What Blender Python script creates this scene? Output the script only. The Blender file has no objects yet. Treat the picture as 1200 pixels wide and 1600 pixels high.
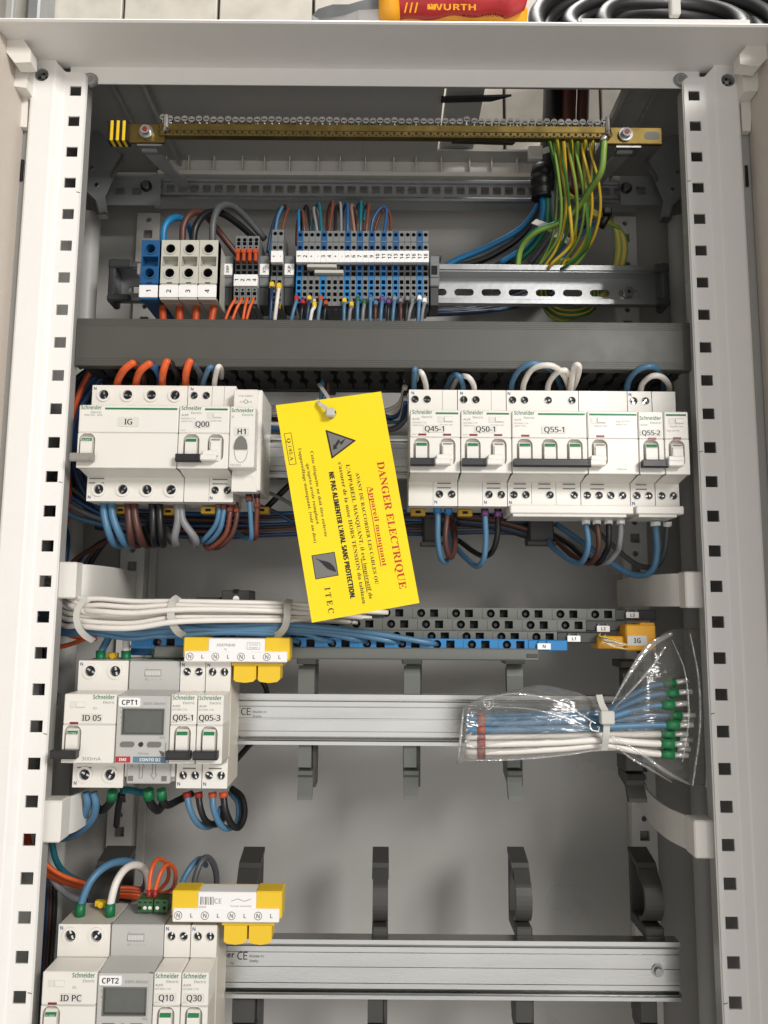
import bpy, math, random
from mathutils import Vector, noise
random.seed(7)
SC = bpy.context.scene
COL = SC.collection
# ------------------------------------------------------------------ camera, world, lamps, exposure
TH = math.radians(7.1); PH = math.radians(0.44); FPX = 1200.0; DC = 533.0      # mm from the breaker faces
_F = Vector((0, math.cos(TH), math.sin(TH))); _U0 = Vector((0, -math.sin(TH), math.cos(TH))); _R0 = Vector((1, 0, 0))
_R = _R0*math.cos(PH) + _U0*math.sin(PH); _U = _U0*math.cos(PH) - _R0*math.sin(PH)
cam = bpy.data.cameras.new('camera'); camo = bpy.data.objects.new('camera', cam); COL.objects.link(camo)
cam.sensor_fit = 'VERTICAL'; cam.sensor_height = 32; cam.sensor_width = 24; cam.lens = 24
cam.clip_start = 0.02; cam.clip_end = 50
from mathutils import Matrix
camo.matrix_world = Matrix(((_R.x, _U.x, -_F.x, 0), (_R.y, _U.y, -_F.y, -DC*.001), (_R.z, _U.z, -_F.z, 0), (0, 0, 0, 1)))
SC.camera = camo
W = bpy.data.worlds.new('World'); SC.world = W; W.use_nodes = True
wb = W.node_tree.nodes['Background']; wb.inputs[0].default_value = (1.0, .985, .965, 1); wb.inputs[1].default_value = 0.30
def area(name, loc, target, sx, sy, power, col=(1, .975, .945)):
    l = bpy.data.lights.new(name, 'AREA'); l.shape = 'RECTANGLE'; l.size = sx; l.size_y = sy; l.energy = power; l.color = col
    o = bpy.data.objects.new(name, l); COL.objects.link(o); o.location = loc
    o.rotation_euler = (Vector(target)-Vector(loc)).to_track_quat('-Z', 'Y').to_euler(); return o
area('ceiling_lamp', (1.15, -1.8, .85), (0, 0, 0), .62, .5, 46)
area('overhead_lamp', (.15, .15, 1.9), (.1, .1, .4), .9, .5, 40)  # added fill above the roof, brightens the tiles and upper interior
area('far_ceiling_lamp', (.2, -2.0, -.5), (0, 0, .2), 2.4, 1.6, 15)  # added fill low in front, stands in for floor bounce onto the rim
SC.view_settings.view_transform = 'Standard'; SC.view_settings.look = 'None'
SC.view_settings.exposure = -0.04; SC.view_settings.gamma = 1; SC.view_settings.use_curve_mapping = False
SC.cycles.max_bounces = 8; SC.cycles.transparent_max_bounces = 12

def P(px, py, Y):
    d = _F + _R*((px-600)/FPX) + _U*((800-py)/FPX); t = (Y+DC)/d.y
    return (d.x*t, Y, d.z*t)
def PX(px, py, Y): return P(px, py, Y)[0]
def PZ(px, py, Y): return P(px, py, Y)[2]

# ------------------------------------------------------------------ materials
def lin(c):
    if isinstance(c, str):
        c = [int(c[i:i+2], 16)/255 for i in (0, 2, 4)]
        c = [x/12.92 if x < .04045 else ((x+.055)/1.055)**2.4 for x in c]
    return (*c[:3], 1)
MATS = {}
def mat(n, col, rough=.45, metal=0., var=.06, scale=60, bump=0., bscale=400, spec=.5, stretch=None, coat=0):
    m = bpy.data.materials.new(n); m.use_nodes = True; nt = m.node_tree; b = nt.nodes['Principled BSDF']; L = nt.links.new
    b.inputs['Roughness'].default_value = rough; b.inputs['Metallic'].default_value = metal
    b.inputs['Specular IOR Level'].default_value = spec; b.inputs['Coat Weight'].default_value = coat
    tc = nt.nodes.new('ShaderNodeTexCoord'); mp = nt.nodes.new('ShaderNodeMapping'); L(tc.outputs['Object'], mp.inputs[0])
    if stretch: mp.inputs['Scale'].default_value = stretch
    nz = nt.nodes.new('ShaderNodeTexNoise'); nz.inputs['Scale'].default_value = scale; nz.inputs['Detail'].default_value = 4
    L(mp.outputs[0], nz.inputs['Vector'])
    mx = nt.nodes.new('ShaderNodeMix'); mx.data_type = 'RGBA'; c = lin(col)
    mx.inputs[6].default_value = tuple(x*(1-var) for x in c[:3])+(1,); mx.inputs[7].default_value = tuple(min(1, x*(1+var)) for x in c[:3])+(1,)
    L(nz.outputs['Fac'], mx.inputs[0]); L(mx.outputs[2], b.inputs['Base Color'])
    mr = nt.nodes.new('ShaderNodeMapRange'); mr.inputs['To Min'].default_value = max(.03, rough-.1); mr.inputs['To Max'].default_value = min(1, rough+.1)
    L(nz.outputs['Fac'], mr.inputs['Value']); L(mr.outputs[0], b.inputs['Roughness'])
    if bump:
        n2 = nt.nodes.new('ShaderNodeTexNoise'); n2.inputs['Scale'].default_value = bscale; L(mp.outputs[0], n2.inputs['Vector'])
        bp = nt.nodes.new('ShaderNodeBump'); bp.inputs['Strength'].default_value = bump; bp.inputs['Distance'].default_value = .0006
        L(n2.outputs['Fac'], bp.inputs['Height']); L(bp.outputs[0], b.inputs['Normal'])
    MATS[n] = m; return m
mat('paint', 'E9E7E3', .45, var=.02, bump=.18, bscale=1500)
mat('paint_beige', 'CFC5BA', .6, var=.02, bump=.35, bscale=1300)
mat('paint_grey', 'A9A8A4', .5, var=.03, bump=.15, bscale=1200)
mat('panel', 'A3A19D', .3, var=.05, scale=9, bump=.12, bscale=900)
mat('plastic_white', 'E2DED6', .38, var=.02, bump=.05)
mat('plastic_cream', 'D6D3CB', .4, var=.03)
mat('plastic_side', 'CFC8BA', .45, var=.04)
mat('meter_grey', 'B9B8B4', .45, var=.02)
mat('terminal_grey', '707372', .5, var=.05)
mat('terminal_pale', 'BDBBAF', .45, var=.03)
mat('terminal_dark', '383A3A', .5)
mat('duct', '4C4B45', .5, var=.04, bump=.06)
mat('duct_dark', '2B2C2B', .6)
mat('clip_grey', '646661', .5, var=.04)
mat('clip_dark', '3D3C39', .5, var=.06)
mat('alu', 'B2B2B0', .27, 1., var=.30, scale=5, stretch=(2.2, 1, 14), bump=.05, bscale=60)  # broad tone bands in the colour stand in for room reflections
mat('galv', 'A2A3A4', .38, 1., var=.14, scale=40, bump=.12, bscale=200)
mat('handle_grey', '8F8B84', .5)
mat('strip_paint', 'CFCDC8', .45, var=.03)
mat('clip_yellow', 'B48E1A', .5, var=.05)
mat('galv_dark', 'A2A4A5', .5, .6, var=.18, scale=30, bump=.12, bscale=200)
mat('steel', 'D2D2D0', .18, 1., var=.06)
mat('steel_dark', '3A3B3E', .3, .8, var=.1)
mat('tin', 'D8D6D0', .3, .5, var=.05)
mat('brass', '7E6C3E', .36, 1., var=.22, scale=90)
mat('black', '0E0E0F', .45, var=.1)
mat('hole', '070707', .8, var=.1)
mat('ink', '17171A', .6, var=.02)
mat('ink_grey', '716F6A', .6, var=.02)
mat('ink_blue', '22478C', .6)
mat('ink_red', 'B5231C', .6)
mat('green', '1D7444', .5)
mat('logo_green', '1A6E40', .5)
mat('ferrule_green', '0B6A3F', .42)
mat('pcb_green', '2C5A2E', .45, var=.08)
mat('red_dark', '7A1F24', .4)
mat('red', 'B32430', .4)
mat('marker_red', '9A5546', .5)
mat('red_wire', '8E2118', .45)
mat('yellow', 'E6BE1C', .42, var=.04)
mat('yellow_orange', 'DFA017', .42, var=.04)
mat('card', 'F4D604', .42, var=.03, scale=25, bump=.25, bscale=35)
mat('label_white', 'EDEBE8', .45, var=.01)
mat('label_grey', 'C9C7C3', .4, var=.02)
mat('orange', 'D65A22', .45, var=.05)
mat('orange_dark', 'B5481F', .45, var=.05)
mat('blue', '4C7594', .42, var=.05)
mat('blue_bright', '166E9F', .42, var=.05)
mat('blue_deep', '27507E', .42, var=.06)
mat('navy', '1C3658', .42, var=.06)
mat('teal', '18616E', .42, var=.06)
mat('terminal_blue', '12507F', .45, var=.04)
mat('bar_blue', '1C76B0', .45, var=.04)
mat('white_wire', 'E0DAD2', .42, var=.03)
mat('brown', '502F27', .45, var=.08)
mat('brown_light', '866555', .45, var=.08)
mat('copper_brown', '6E3826', .45, var=.08)
mat('grey_wire', '7D7E80', .45, var=.05)
mat('grey_wire_dark', '4E5052', .45, var=.05)
mat('black_wire', '131314', .42, var=.1)
mat('gy_green', '2C6128', .42, var=.08)
mat('gy_lime', '75903A', .42, var=.08)
mat('gy_yellow', 'C9A52C', .42, var=.05)
mat('gy_deep', '0E6B4A', .42, var=.05)
mat('tie_white', 'BFBDB5', .35, var=.03)
mat('tie_black', '101010', .4)
mat('violet', '6B3C72', .5)
mat('lcd', '52564F', .12, var=.18, scale=140)
mat('handle_red', 'A81F26', .4, var=.05)
mat('handle_yellow', 'D9960F', .4, var=.05)
mat('slate_blue', '5C7C92', .5)
def tile_mat():
    m = bpy.data.materials.new('tile'); m.use_nodes = True; nt = m.node_tree; b = nt.nodes['Principled BSDF']; L = nt.links.new
    nz = nt.nodes.new('ShaderNodeTexNoise'); nz.inputs['Scale'].default_value = 45; nz.inputs['Detail'].default_value = 6
    tc = nt.nodes.new('ShaderNodeTexCoord'); L(tc.outputs['Object'], nz.inputs['Vector'])
    cr = nt.nodes.new('ShaderNodeValToRGB'); cr.color_ramp.elements[0].color = lin('C0BAAE'); cr.color_ramp.elements[0].position = .3
    cr.color_ramp.elements[1].color = lin('CFC9BD'); cr.color_ramp.elements[1].position = .6
    L(nz.outputs['Fac'], cr.inputs[0]); L(cr.outputs[0], b.inputs['Base Color']); b.inputs['Roughness'].default_value = .35; MATS['tile'] = m
tile_mat()
mat('grout', '3E3A34', .9, var=.2)
def film_mat():
    m = bpy.data.materials.new('film'); m.use_nodes = True; nt = m.node_tree; L = nt.links.new; nt.nodes.remove(nt.nodes['Principled BSDF'])
    out = nt.nodes['Material Output']
    tr = nt.nodes.new('ShaderNodeBsdfTransparent'); tr.inputs[0].default_value = (.93, .93, .92, 1)
    gl = nt.nodes.new('ShaderNodeBsdfGlossy'); gl.inputs['Roughness'].default_value = .16
    df = nt.nodes.new('ShaderNodeBsdfDiffuse'); df.inputs[0].default_value = (.75, .75, .73, 1)
    lw = nt.nodes.new('ShaderNodeLayerWeight'); lw.inputs[0].default_value = .35
    tc = nt.nodes.new('ShaderNodeTexCoord'); mp = nt.nodes.new('ShaderNodeMapping'); mp.inputs['Scale'].default_value = (14, 14, 50)
    mp.inputs['Rotation'].default_value = (0, .5, 0)
    nz = nt.nodes.new('ShaderNodeTexNoise'); nz.inputs['Scale'].default_value = 2.2; nz.inputs['Detail'].default_value = 3; nz.inputs['Distortion'].default_value = 1.2
    bp = nt.nodes.new('ShaderNodeBump'); bp.inputs['Strength'].default_value = .8; bp.inputs['Distance'].default_value = .004
    L(tc.outputs['Object'], mp.inputs[0]); L(mp.outputs[0], nz.inputs['Vector']); L(nz.outputs['Fac'], bp.inputs['Height'])
    for n in (gl, lw): L(bp.outputs[0], n.inputs['Normal'])
    m1 = nt.nodes.new('ShaderNodeMixShader'); m2 = nt.nodes.new('ShaderNodeMixShader'); mr = nt.nodes.new('ShaderNodeMapRange')
    mr.inputs['To Min'].default_value = .09; mr.inputs['To Max'].default_value = .75; L(lw.outputs['Facing'], mr.inputs['Value'])
    m1.inputs[0].default_value = .3; L(gl.outputs[0], m1.inputs[1]); L(df.outputs[0], m1.inputs[2])
    L(mr.outputs[0], m2.inputs[0]); L(tr.outputs[0], m2.inputs[1]); L(m1.outputs[0], m2.inputs[2]); L(m2.outputs[0], out.inputs['Surface']); MATS['film'] = m
film_mat()
mf = MATS['film'].copy(); mf.name = 'film_fold'; MATS['film_fold'] = mf  # whiter, denser film that paints highlights along the bag creases
for n_ in mf.node_tree.nodes:
    if n_.type == 'MAP_RANGE': n_.inputs['To Min'].default_value = .42; n_.inputs['To Max'].default_value = .9
mat('handle_black', '232324', .42, var=.05)

# ------------------------------------------------------------------ text shapes
_TX = {}
def serif(s):
    return ''.join(chr(0x1D400+ord(c)-65) if 'A' <= c <= 'Z' else chr(0x1D41A+ord(c)-97) if 'a' <= c <= 'z' else c for c in s)
def sansb(s):
    return ''.join(chr(0x1D5D4+ord(c)-65) if 'A' <= c <= 'Z' else chr(0x1D5EE+ord(c)-97) if 'a' <= c <= 'z' else
                   chr(0x1D7EC+ord(c)-48) if '0' <= c <= '9' else c for c in s)
def sansr(s):
    return ''.join(chr(0x1D5A0+ord(c)-65) if 'A' <= c <= 'Z' else chr(0x1D5BA+ord(c)-97) if 'a' <= c <= 'z' else
                   chr(0x1D7E2+ord(c)-48) if '0' <= c <= '9' else c for c in s)
def text_shape(s, fat=0.):
    k = (s, fat)
    if k not in _TX:
        c = bpy.data.curves.new('lettering', 'FONT'); c.body = s; c.resolution_u = 3; c.offset = fat
        o = bpy.data.objects.new('lettering', c); COL.objects.link(o); dg = bpy.context.evaluated_depsgraph_get()
        me = o.evaluated_get(dg).to_mesh()
        v = [(p.co.x, p.co.y) for p in me.vertices]; f = [tuple(p.vertices) for p in me.polygons]
        o.evaluated_get(dg).to_mesh_clear(); bpy.data.objects.remove(o); bpy.data.curves.remove(c)
        if v:
            x0 = min(p[0] for p in v); x1 = max(p[0] for p in v)
            v = [(p[0]-x0, p[1]) for p in v]; _TX[k] = (v, f, x1-x0)
        else: _TX[k] = ([], [], 1)
    return _TX[k]

# ------------------------------------------------------------------ mesh builder (millimetres)
class MB:
    def __init__(s): s.v = []; s.f = []; s.m = []; s.s = []; s.mats = []
    def mi(s, m):
        if m not in s.mats: s.mats.append(m)
        return s.mats.index(m)
    def add(s, vs, fs, m, smooth=False):
        o = len(s.v); s.v += [tuple(p) for p in vs]; i = s.mi(m)
        for f in fs: s.f.append(tuple(o+k for k in f)); s.m.append(i); s.s.append(smooth)
    def box(s, x0, x1, y0, y1, z0, z1, m, c=0.):
        if x0 > x1: x0, x1 = x1, x0
        if y0 > y1: y0, y1 = y1, y0
        if z0 > z1: z0, z1 = z1, z0
        c = min(c, (x1-x0)*.45, (y1-y0)*.45, (z1-z0)*.45)
        if c <= 0:
            v = [(x, y, z) for x in (x0, x1) for y in (y0, y1) for z in (z0, z1)]
            s.add(v, [(0, 1, 3, 2), (4, 6, 7, 5), (0, 4, 5, 1), (2, 3, 7, 6), (0, 2, 6, 4), (1, 5, 7, 3)], m); return s
        X = (x0, x1); Y = (y0, y1); Z = (z0, z1); v = []; idx = {}
        for i in (0, 1):
            for j in (0, 1):
                for k in (0, 1):
                    sx, sy, sz = (1-2*i)*c, (1-2*j)*c, (1-2*k)*c
                    idx[i, j, k, 0] = len(v); v.append((X[i], Y[j]+sy, Z[k]+sz))
                    idx[i, j, k, 1] = len(v); v.append((X[i]+sx, Y[j], Z[k]+sz))
                    idx[i, j, k, 2] = len(v); v.append((X[i]+sx, Y[j]+sy, Z[k]))
        f = []
        def q(a, b, c_, d): f.append((a, b, c_, d))
        for i in (0, 1):
            q(*[idx[i, j, k, 0] for j, k in ((0, 0), (0, 1), (1, 1), (1, 0))])
            q(*[idx[j, i, k, 1] for j, k in ((0, 0), (0, 1), (1, 1), (1, 0))])
            q(*[idx[j, k, i, 2] for j, k in ((0, 0), (0, 1), (1, 1), (1, 0))])
        for i in (0, 1):
            for j in (0, 1):
                q(idx[i, j, 0, 0], idx[i, j, 1, 0], idx[i, j, 1, 1], idx[i, j, 0, 1])
                q(idx[i, 0, j, 0], idx[i, 1, j, 0], idx[i, 1, j, 2], idx[i, 0, j, 2])
                q(idx[0, i, j, 1], idx[1, i, j, 1], idx[1, i, j, 2], idx[0, i, j, 2])
        for i in (0, 1):
            for j in (0, 1):
                for k in (0, 1): f.append((idx[i, j, k, 0], idx[i, j, k, 1], idx[i, j, k, 2]))
        s.add(v, f, m); return s
    def prism(s, poly, a0, a1, m, axis='y', smooth=False):
        """poly in the two other axes: axis y -> (x,z); axis x -> (y,z); axis z -> (x,y)"""
        def T(p, a): return {'y': (p[0], a, p[1]), 'x': (a, p[0], p[1]), 'z': (p[0], p[1], a)}[axis]
        n = len(poly); v = [T(p, a0) for p in poly]+[T(p, a1) for p in poly]
        o = len(s.v); s.add(v, [tuple(range(n)), tuple(range(2*n-1, n-1, -1))], m)
        i = s.mi(m)
        for k in range(n): s.f.append((o+k, o+(k+1) % n, o+n+(k+1) % n, o+n+k)); s.m.append(i); s.s.append(smooth)
        return s
    def ribbon(s, pts, th, a0, a1, m, axis='x', smooth=False):
        """thin strip following a polyline, extruded along axis"""
        n = len(pts); L = []; Rr = []
        for i in range(n):
            a = pts[max(0, i-1)]; b = pts[min(n-1, i+1)]; dx, dy = b[0]-a[0], b[1]-a[1]; l = math.hypot(dx, dy) or 1
            nx, ny = -dy/l*th/2, dx/l*th/2; L.append((pts[i][0]+nx, pts[i][1]+ny)); Rr.append((pts[i][0]-nx, pts[i][1]-ny))
        def T(p, a): return {'y': (p[0], a, p[1]), 'x': (a, p[0], p[1]), 'z': (p[0], p[1], a)}[axis]
        v = []
        for i in range(n): v += [T(L[i], a0), T(Rr[i], a0), T(Rr[i], a1), T(L[i], a1)]
        f = []
        for i in range(n-1):
            for k in range(4): f.append((4*i+k, 4*i+(k+1) % 4, 4*i+4+(k+1) % 4, 4*i+4+k))
        f += [(0, 1, 2, 3), (4*n-4, 4*n-3, 4*n-2, 4*n-1)]
        s.add(v, f, m, smooth); return s
    def cyl(s, c, r, l0, l1, m, axis='y', n=20, r2=None, cap=True, smooth=True):
        """l0,l1 absolute coordinates along axis"""
        r2 = r if r2 is None else r2
        def T(a, rad, l):
            u, w = math.cos(a)*rad, math.sin(a)*rad
            return {'y': (c[0]+u, l, c[2]+w), 'x': (l, c[1]+u, c[2]+w), 'z': (c[0]+u, c[1]+w, l)}[axis]
        v = [T(2*math.pi*k/n, r, l0) for k in range(n)]+[T(2*math.pi*k/n, r2, l1) for k in range(n)]
        s.add(v, [(k, (k+1) % n, n+(k+1) % n, n+k) for k in range(n)], m, smooth)
        if cap: s.add(v, [tuple(range(n)), tuple(range(2*n-1, n-1, -1))], m)
        return s
    def ring(s, cx, cz, r0, r1, y0, y1, m, n=24):
        v = []
        for k in range(n):
            a = 2*math.pi*k/n; c, d = math.cos(a), math.sin(a)
            v += [(cx+c*r0, y1, cz+d*r0), (cx+c*r0, y0, cz+d*r0), (cx+c*r1, y0, cz+d*r1), (cx+c*r1, y1, cz+d*r1)]
        f = []
        for k in range(n):
            j = (k+1) % n
            for q in range(3): f.append((4*k+q, 4*k+q+1, 4*j+q+1, 4*j+q))
        s.add(v, f, m, False); return s
    def quad(s, pts, m): s.add(pts, [tuple(range(len(pts)))], m); return s
    def holed(s, x0, x1, z0, z1, y, holes, depth, m, inner=None, bottom=None, vertical=False):
        """front face (at y) with polygonal holes [(cx,cz,[(dx,dz)...])], one per column (or row), each a pocket of given depth; inner walls & bottom"""
        inner = inner or m
        key = 1 if vertical else 0
        hs = sorted(holes, key=lambda h: h[key]); lo, hi = (z0, z1) if vertical else (x0, x1)
        cuts = [lo]+[(hs[i][key]+hs[i+1][key])/2 for i in range(len(hs)-1)]+[hi]
        for i, (cx, cz, poly) in enumerate(hs):
            a, b = cuts[i], cuts[i+1]
            X0, X1, Z0, Z1 = (x0, x1, a, b) if vertical else (a, b, z0, z1)
            n = len(poly); outer = []
            for dx, dz in poly:
                t = 1e9
                if dx > 1e-9: t = min(t, (X1-cx)/dx)
                if dx < -1e-9: t = min(t, (X0-cx)/dx)
                if dz > 1e-9: t = min(t, (Z1-cz)/dz)
                if dz < -1e-9: t = min(t, (Z0-cz)/dz)
                outer.append([cx+dx*t, cz+dz*t])
            v = [(cx+dx, y, cz+dz) for dx, dz in poly]+[(o[0], y, o[1]) for o in outer]
            F_ = [(k, (k+1) % n, n+(k+1) % n, n+k) for k in range(n)]
            side = lambda o: [abs(o[0]-X0) < 1e-6, abs(o[0]-X1) < 1e-6, abs(o[1]-Z0) < 1e-6, abs(o[1]-Z1) < 1e-6]
            for k in range(n):
                A_, B_ = side(outer[k]), side(outer[(k+1) % n])
                if not any(p and q for p, q in zip(A_, B_)):
                    if (A_[0] or A_[1]) and (B_[0] or B_[1]):
                        zc_ = Z1 if outer[k][1]+outer[(k+1) % n][1] > 2*cz else Z0; Cs = [(X0 if A_[0] else X1, zc_), (X0 if B_[0] else X1, zc_)]
                    elif (A_[2] or A_[3]) and (B_[2] or B_[3]):
                        xc_ = X1 if outer[k][0]+outer[(k+1) % n][0] > 2*cx else X0; Cs = [(xc_, Z0 if A_[2] else Z1), (xc_, Z0 if B_[2] else Z1)]
                    else: Cs = [(X0 if A_[0] or B_[0] else X1, Z0 if A_[2] or B_[2] else Z1)]
                    b0 = len(v); v += [(C[0], y, C[1]) for C in Cs]; F_.append((n+k,)+tuple(b0+q for q in range(len(Cs)))+(n+(k+1) % n,))
            s.add(v, F_, m)
            v = [(cx+dx, y, cz+dz) for dx, dz in poly]+[(cx+dx, y+depth, cz+dz) for dx, dz in poly]
            s.add(v, [(k, (k+1) % n, n+(k+1) % n, n+k) for k in range(n)], inner, n > 10)
            if bottom: s.add([(cx+dx, y+depth, cz+dz) for dx, dz in poly], [tuple(range(n))], bottom)
        return s
    def text(s, t, x, z, y, m, cap, width=None, align='c', rot=0., fat=0., fn=None, strike=0.):
        if strike:
            for q in (-strike, strike): s.text(t, x+q, z, y-abs(q)*.05, m, cap, width, align, rot, fat, fn)
            return s
        if not fn: t, fat = (sansb(t) if fat else sansr(t)), 0.
        v, f, w = text_shape(t, fat); k = cap/.70; kx = k
        if width: kx = width/w
        ww = w*kx; ox = {'c': -ww/2, 'l': 0, 'r': -ww}[align]
        pts = []
        for a, b in v:
            u, q = a*kx+ox, b*k - (cap/2 if align == 'c' else 0)
            if fn: pts.append(fn(u, q)); continue
            c_, s_ = math.cos(rot), math.sin(rot); pts.append((x+u*c_-q*s_, y, z+u*s_+q*c_))
        s.add(pts, f, m); return s
    def tube(s, pts, r, m, n=10, m2=None, twist=0., caps=True, radii=None):
        pts = [Vector(p) for p in pts]; N = len(pts)
        T = [(pts[min(N-1, i+1)]-pts[max(0, i-1)]).normalized() for i in range(N)]
        up = Vector((0, 0, 1)) if abs(T[0].z) < .9 else Vector((1, 0, 0))
        nrm = (up - T[0]*up.dot(T[0])).normalized(); V = []
        for i in range(N):
            nrm = (nrm - T[i]*nrm.dot(T[i])).normalized(); bn = T[i].cross(nrm); rr = radii[i] if radii else r
            for k in range(n):
                a = 2*math.pi*k/n + twist*i; V.append(tuple(pts[i]+nrm*math.cos(a)*rr+bn*math.sin(a)*rr))
        o = len(s.v); s.v += V; i1 = s.mi(m); i2 = s.mi(m2) if m2 else i1
        for i in range(N-1):
            for k in range(n):
                s.f.append((o+i*n+k, o+i*n+(k+1) % n, o+(i+1)*n+(k+1) % n, o+(i+1)*n+k)); s.m.append(i2 if (k % n) < n*.4 else i1); s.s.append(True)
        if caps:
            s.f.append(tuple(o+k for k in range(n))); s.m.append(i1); s.s.append(False)
            s.f.append(tuple(o+(N-1)*n+k for k in range(n-1, -1, -1))); s.m.append(i1); s.s.append(False)
        return s
    def build(s, name, parent=None, origin=None):
        me = bpy.data.meshes.new(name); o0 = Vector(LOC.get(parent.name, (0, 0, 0))) if parent else Vector(origin or (0, 0, 0))
        me.from_pydata([((a-o0.x)*.001, (b-o0.y)*.001, (c-o0.z)*.001) for a, b, c in s.v], [], s.f)
        for m in s.mats: me.materials.append(MATS[m])
        me.polygons.foreach_set('material_index', s.m); me.polygons.foreach_set('use_smooth', s.s)
        import bmesh
        bm = bmesh.new(); bm.from_mesh(me); bmesh.ops.recalc_face_normals(bm, faces=bm.faces); bm.to_mesh(me); bm.free()
        ob = bpy.data.objects.new(name, me); COL.objects.link(ob)
        if parent: ob.parent = parent; LOC[ob.name] = tuple(o0)
        else: ob.location = o0*.001; LOC[ob.name] = tuple(o0)
        return ob
LOC = {}
def thing(name, label, cat, loc, group=None):
    o = bpy.data.objects.new(name, None); COL.objects.link(o); o.location = Vector(loc)*.001; o.empty_display_size = .01
    LOC[o.name] = tuple(loc); return tag(o, label, cat, group)
def tag(o, label, cat, group=None):
    o['label'] = label; o['category'] = cat
    if group: o['group'] = group
    return o
def struct(o): o['kind'] = 'structure'; return o
def copy_tree(o, dx=(0, 0, 0), parent=None):
    c = o.copy(); COL.objects.link(c)
    if parent: c.parent = parent
    else: c.location = o.location + Vector(dx)*.001
    l = LOC.get(o.name, (0, 0, 0)); LOC[c.name] = tuple(l[i]+dx[i] for i in range(3))
    for ch in list(o.children):
        copy_tree(ch, dx, c)
    return c
def circ(r, n=16): return [(math.cos(2*math.pi*k/n)*r, math.sin(2*math.pi*k/n)*r) for k in range(n)]
def rrect(w, h, r, n=4):
    p = []
    for cx, cz, a0 in ((w/2-r, h/2-r, 0), (-w/2+r, h/2-r, 90), (-w/2+r, -h/2+r, 180), (w/2-r, -h/2+r, 270)):
        for k in range(n+1):
            a = math.radians(a0+90*k/n); p.append((cx+math.cos(a)*r, cz+math.sin(a)*r))
    return p
def smooth_path(p, per=7):
    p = [Vector(q) for q in p]
    if len(p) == 2: return [p[0].lerp(p[1], k/4) for k in range(5)]
    q = [p[0]*2-p[1]]+p+[p[-1]*2-p[-2]]; out = []
    for i in range(1, len(q)-2):
        a, b, c, d = q[i-1:i+3]
        for k in range(per):
            t = k/per; out.append(.5*((2*b)+(c-a)*t+(2*a-5*b+4*c-d)*t*t+(3*b-a-3*c+d)*t**3))
    out.append(p[-1]); return out
WIRE_LABELS = {}
def wire(pts, d, m, label, group, m2=None, name='wire', cat='wire', sleeves=(), ferr=None, n=10, twist=0.):
    """pts: (px,py,Y) picture points at a given depth -> real metres; d = diameter in mm"""
    w = [P(*p) for p in pts]; path = smooth_path(w); mb = MB(); mb.tube(path, d/2, m, n, m2, twist)
    o = mb.build(name, None, w[0]); tag(o, label, cat, group)
    for (t, sm, ln, sr) in sleeves:      # printed marker sleeves: position 0..1, material, length mm, radius factor
        i = min(len(path)-2, int(t*(len(path)-1))); a = path[i]; dr = (path[i+1]-path[i]).normalized()
        k = MB(); k.tube([a-dr*ln/2, a, a+dr*ln/2], d/2*sr, sm, 10)
        k.box(a.x-d*.32*sr, a.x+d*.32*sr, a.y-d/2*sr-.5, a.y, a.z-ln*.35, a.z+ln*.35, sm, .2)
        k.build('marker_sleeve', o)
    if ferr:
        a = path[0]; dr = (path[1]-path[0]).normalized(); k = MB(); k.tube([a-dr*1.0, a+dr*ferr[1]], d/2*1.28, ferr[0], 12); k.build('ferrule', o)
    return o
def tie(pts, w, m, label, group='cable ties', r=.9, head=None):
    """cable tie: flat strap along pts (picture points), with an optional head block"""
    path = smooth_path([P(*p) for p in pts], 6); mb = MB()
    L = []
    n = len(path)
    for i in range(n):
        t = (path[min(n-1, i+1)]-path[max(0, i-1)]).normalized(); side = t.cross(Vector((0, 1, 0)))
        side = side.normalized() if side.length > .05 else Vector((1, 0, 0)); nn = side.cross(t)
        L += [tuple(path[i]+side*w/2+nn*r/2), tuple(path[i]-side*w/2+nn*r/2), tuple(path[i]-side*w/2-nn*r/2), tuple(path[i]+side*w/2-nn*r/2)]
    f = [(4*i+k, 4*i+(k+1) % 4, 4*i+4+(k+1) % 4, 4*i+4+k) for i in range(n-1) for k in range(4)]+[(0, 1, 2, 3), (4*n-4, 4*n-3, 4*n-2, 4*n-1)]
    mb.add(L, f, m)
    if head:
        x, y, z = P(*head[:3]); a, b = head[3], head[4]; mb.box(x-a/2, x+a/2, y-3, y+3, z-b/2, z+b/2, m, .8)
    o = mb.build('cable_tie', None, P(*pts[0])); return tag(o, label, 'cable tie', group)

# ================================================================== the wall behind and the enclosure
CX = -1.8; XI = 226.0; XO = 265.5           # centre, inner and outer half width of the frame posts
def tiled_wall():
    mb = MB(); mb.box(-900, 900, 232, 262, -700, 1300, 'grout')
    p = 103.0; g = 3.2; x = -290+3-p*6
    while x < 880:
        z = 660 - p*13
        while z < 1250:
            mb.box(x+g/2, x+p-g/2, 226, 234, z+g/2, z+p-g/2, 'tile', 1.0); z += p
        x += p
    o = mb.build('wall'); struct(o)
tiled_wall()

enc = thing('electrical_enclosure', 'open white and grey steel cabinet with perforated front posts, holding all the gear', 'cabinet', (CX, 90, -620))
ZB = -620.0     # bottom, below the frame of the picture
# back panel and side panels
mb = MB(); mb.box(CX-290, CX+290, 180, 182, ZB, 426, 'panel'); mb.build('back_panel', enc)
mb = MB(); mb.box(CX-290, CX+290, -46, 182, ZB-3, ZB, 'paint', .6); mb.build('floor_panel', enc)
for s in (-1, 1):
    mb = MB(); mb.box(CX+s*287, CX+s*289, 9, 180, ZB, 426, 'panel'); mb.box(CX+s*266, CX+s*289, 7, 9, ZB, 426, 'paint_grey')
    mb.box(CX+s*(272 if s < 0 else 274.5), CX+s*292, -130, 7, ZB, 404, 'paint_beige', 2)
    mb.build('side_panel', enc)
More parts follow.
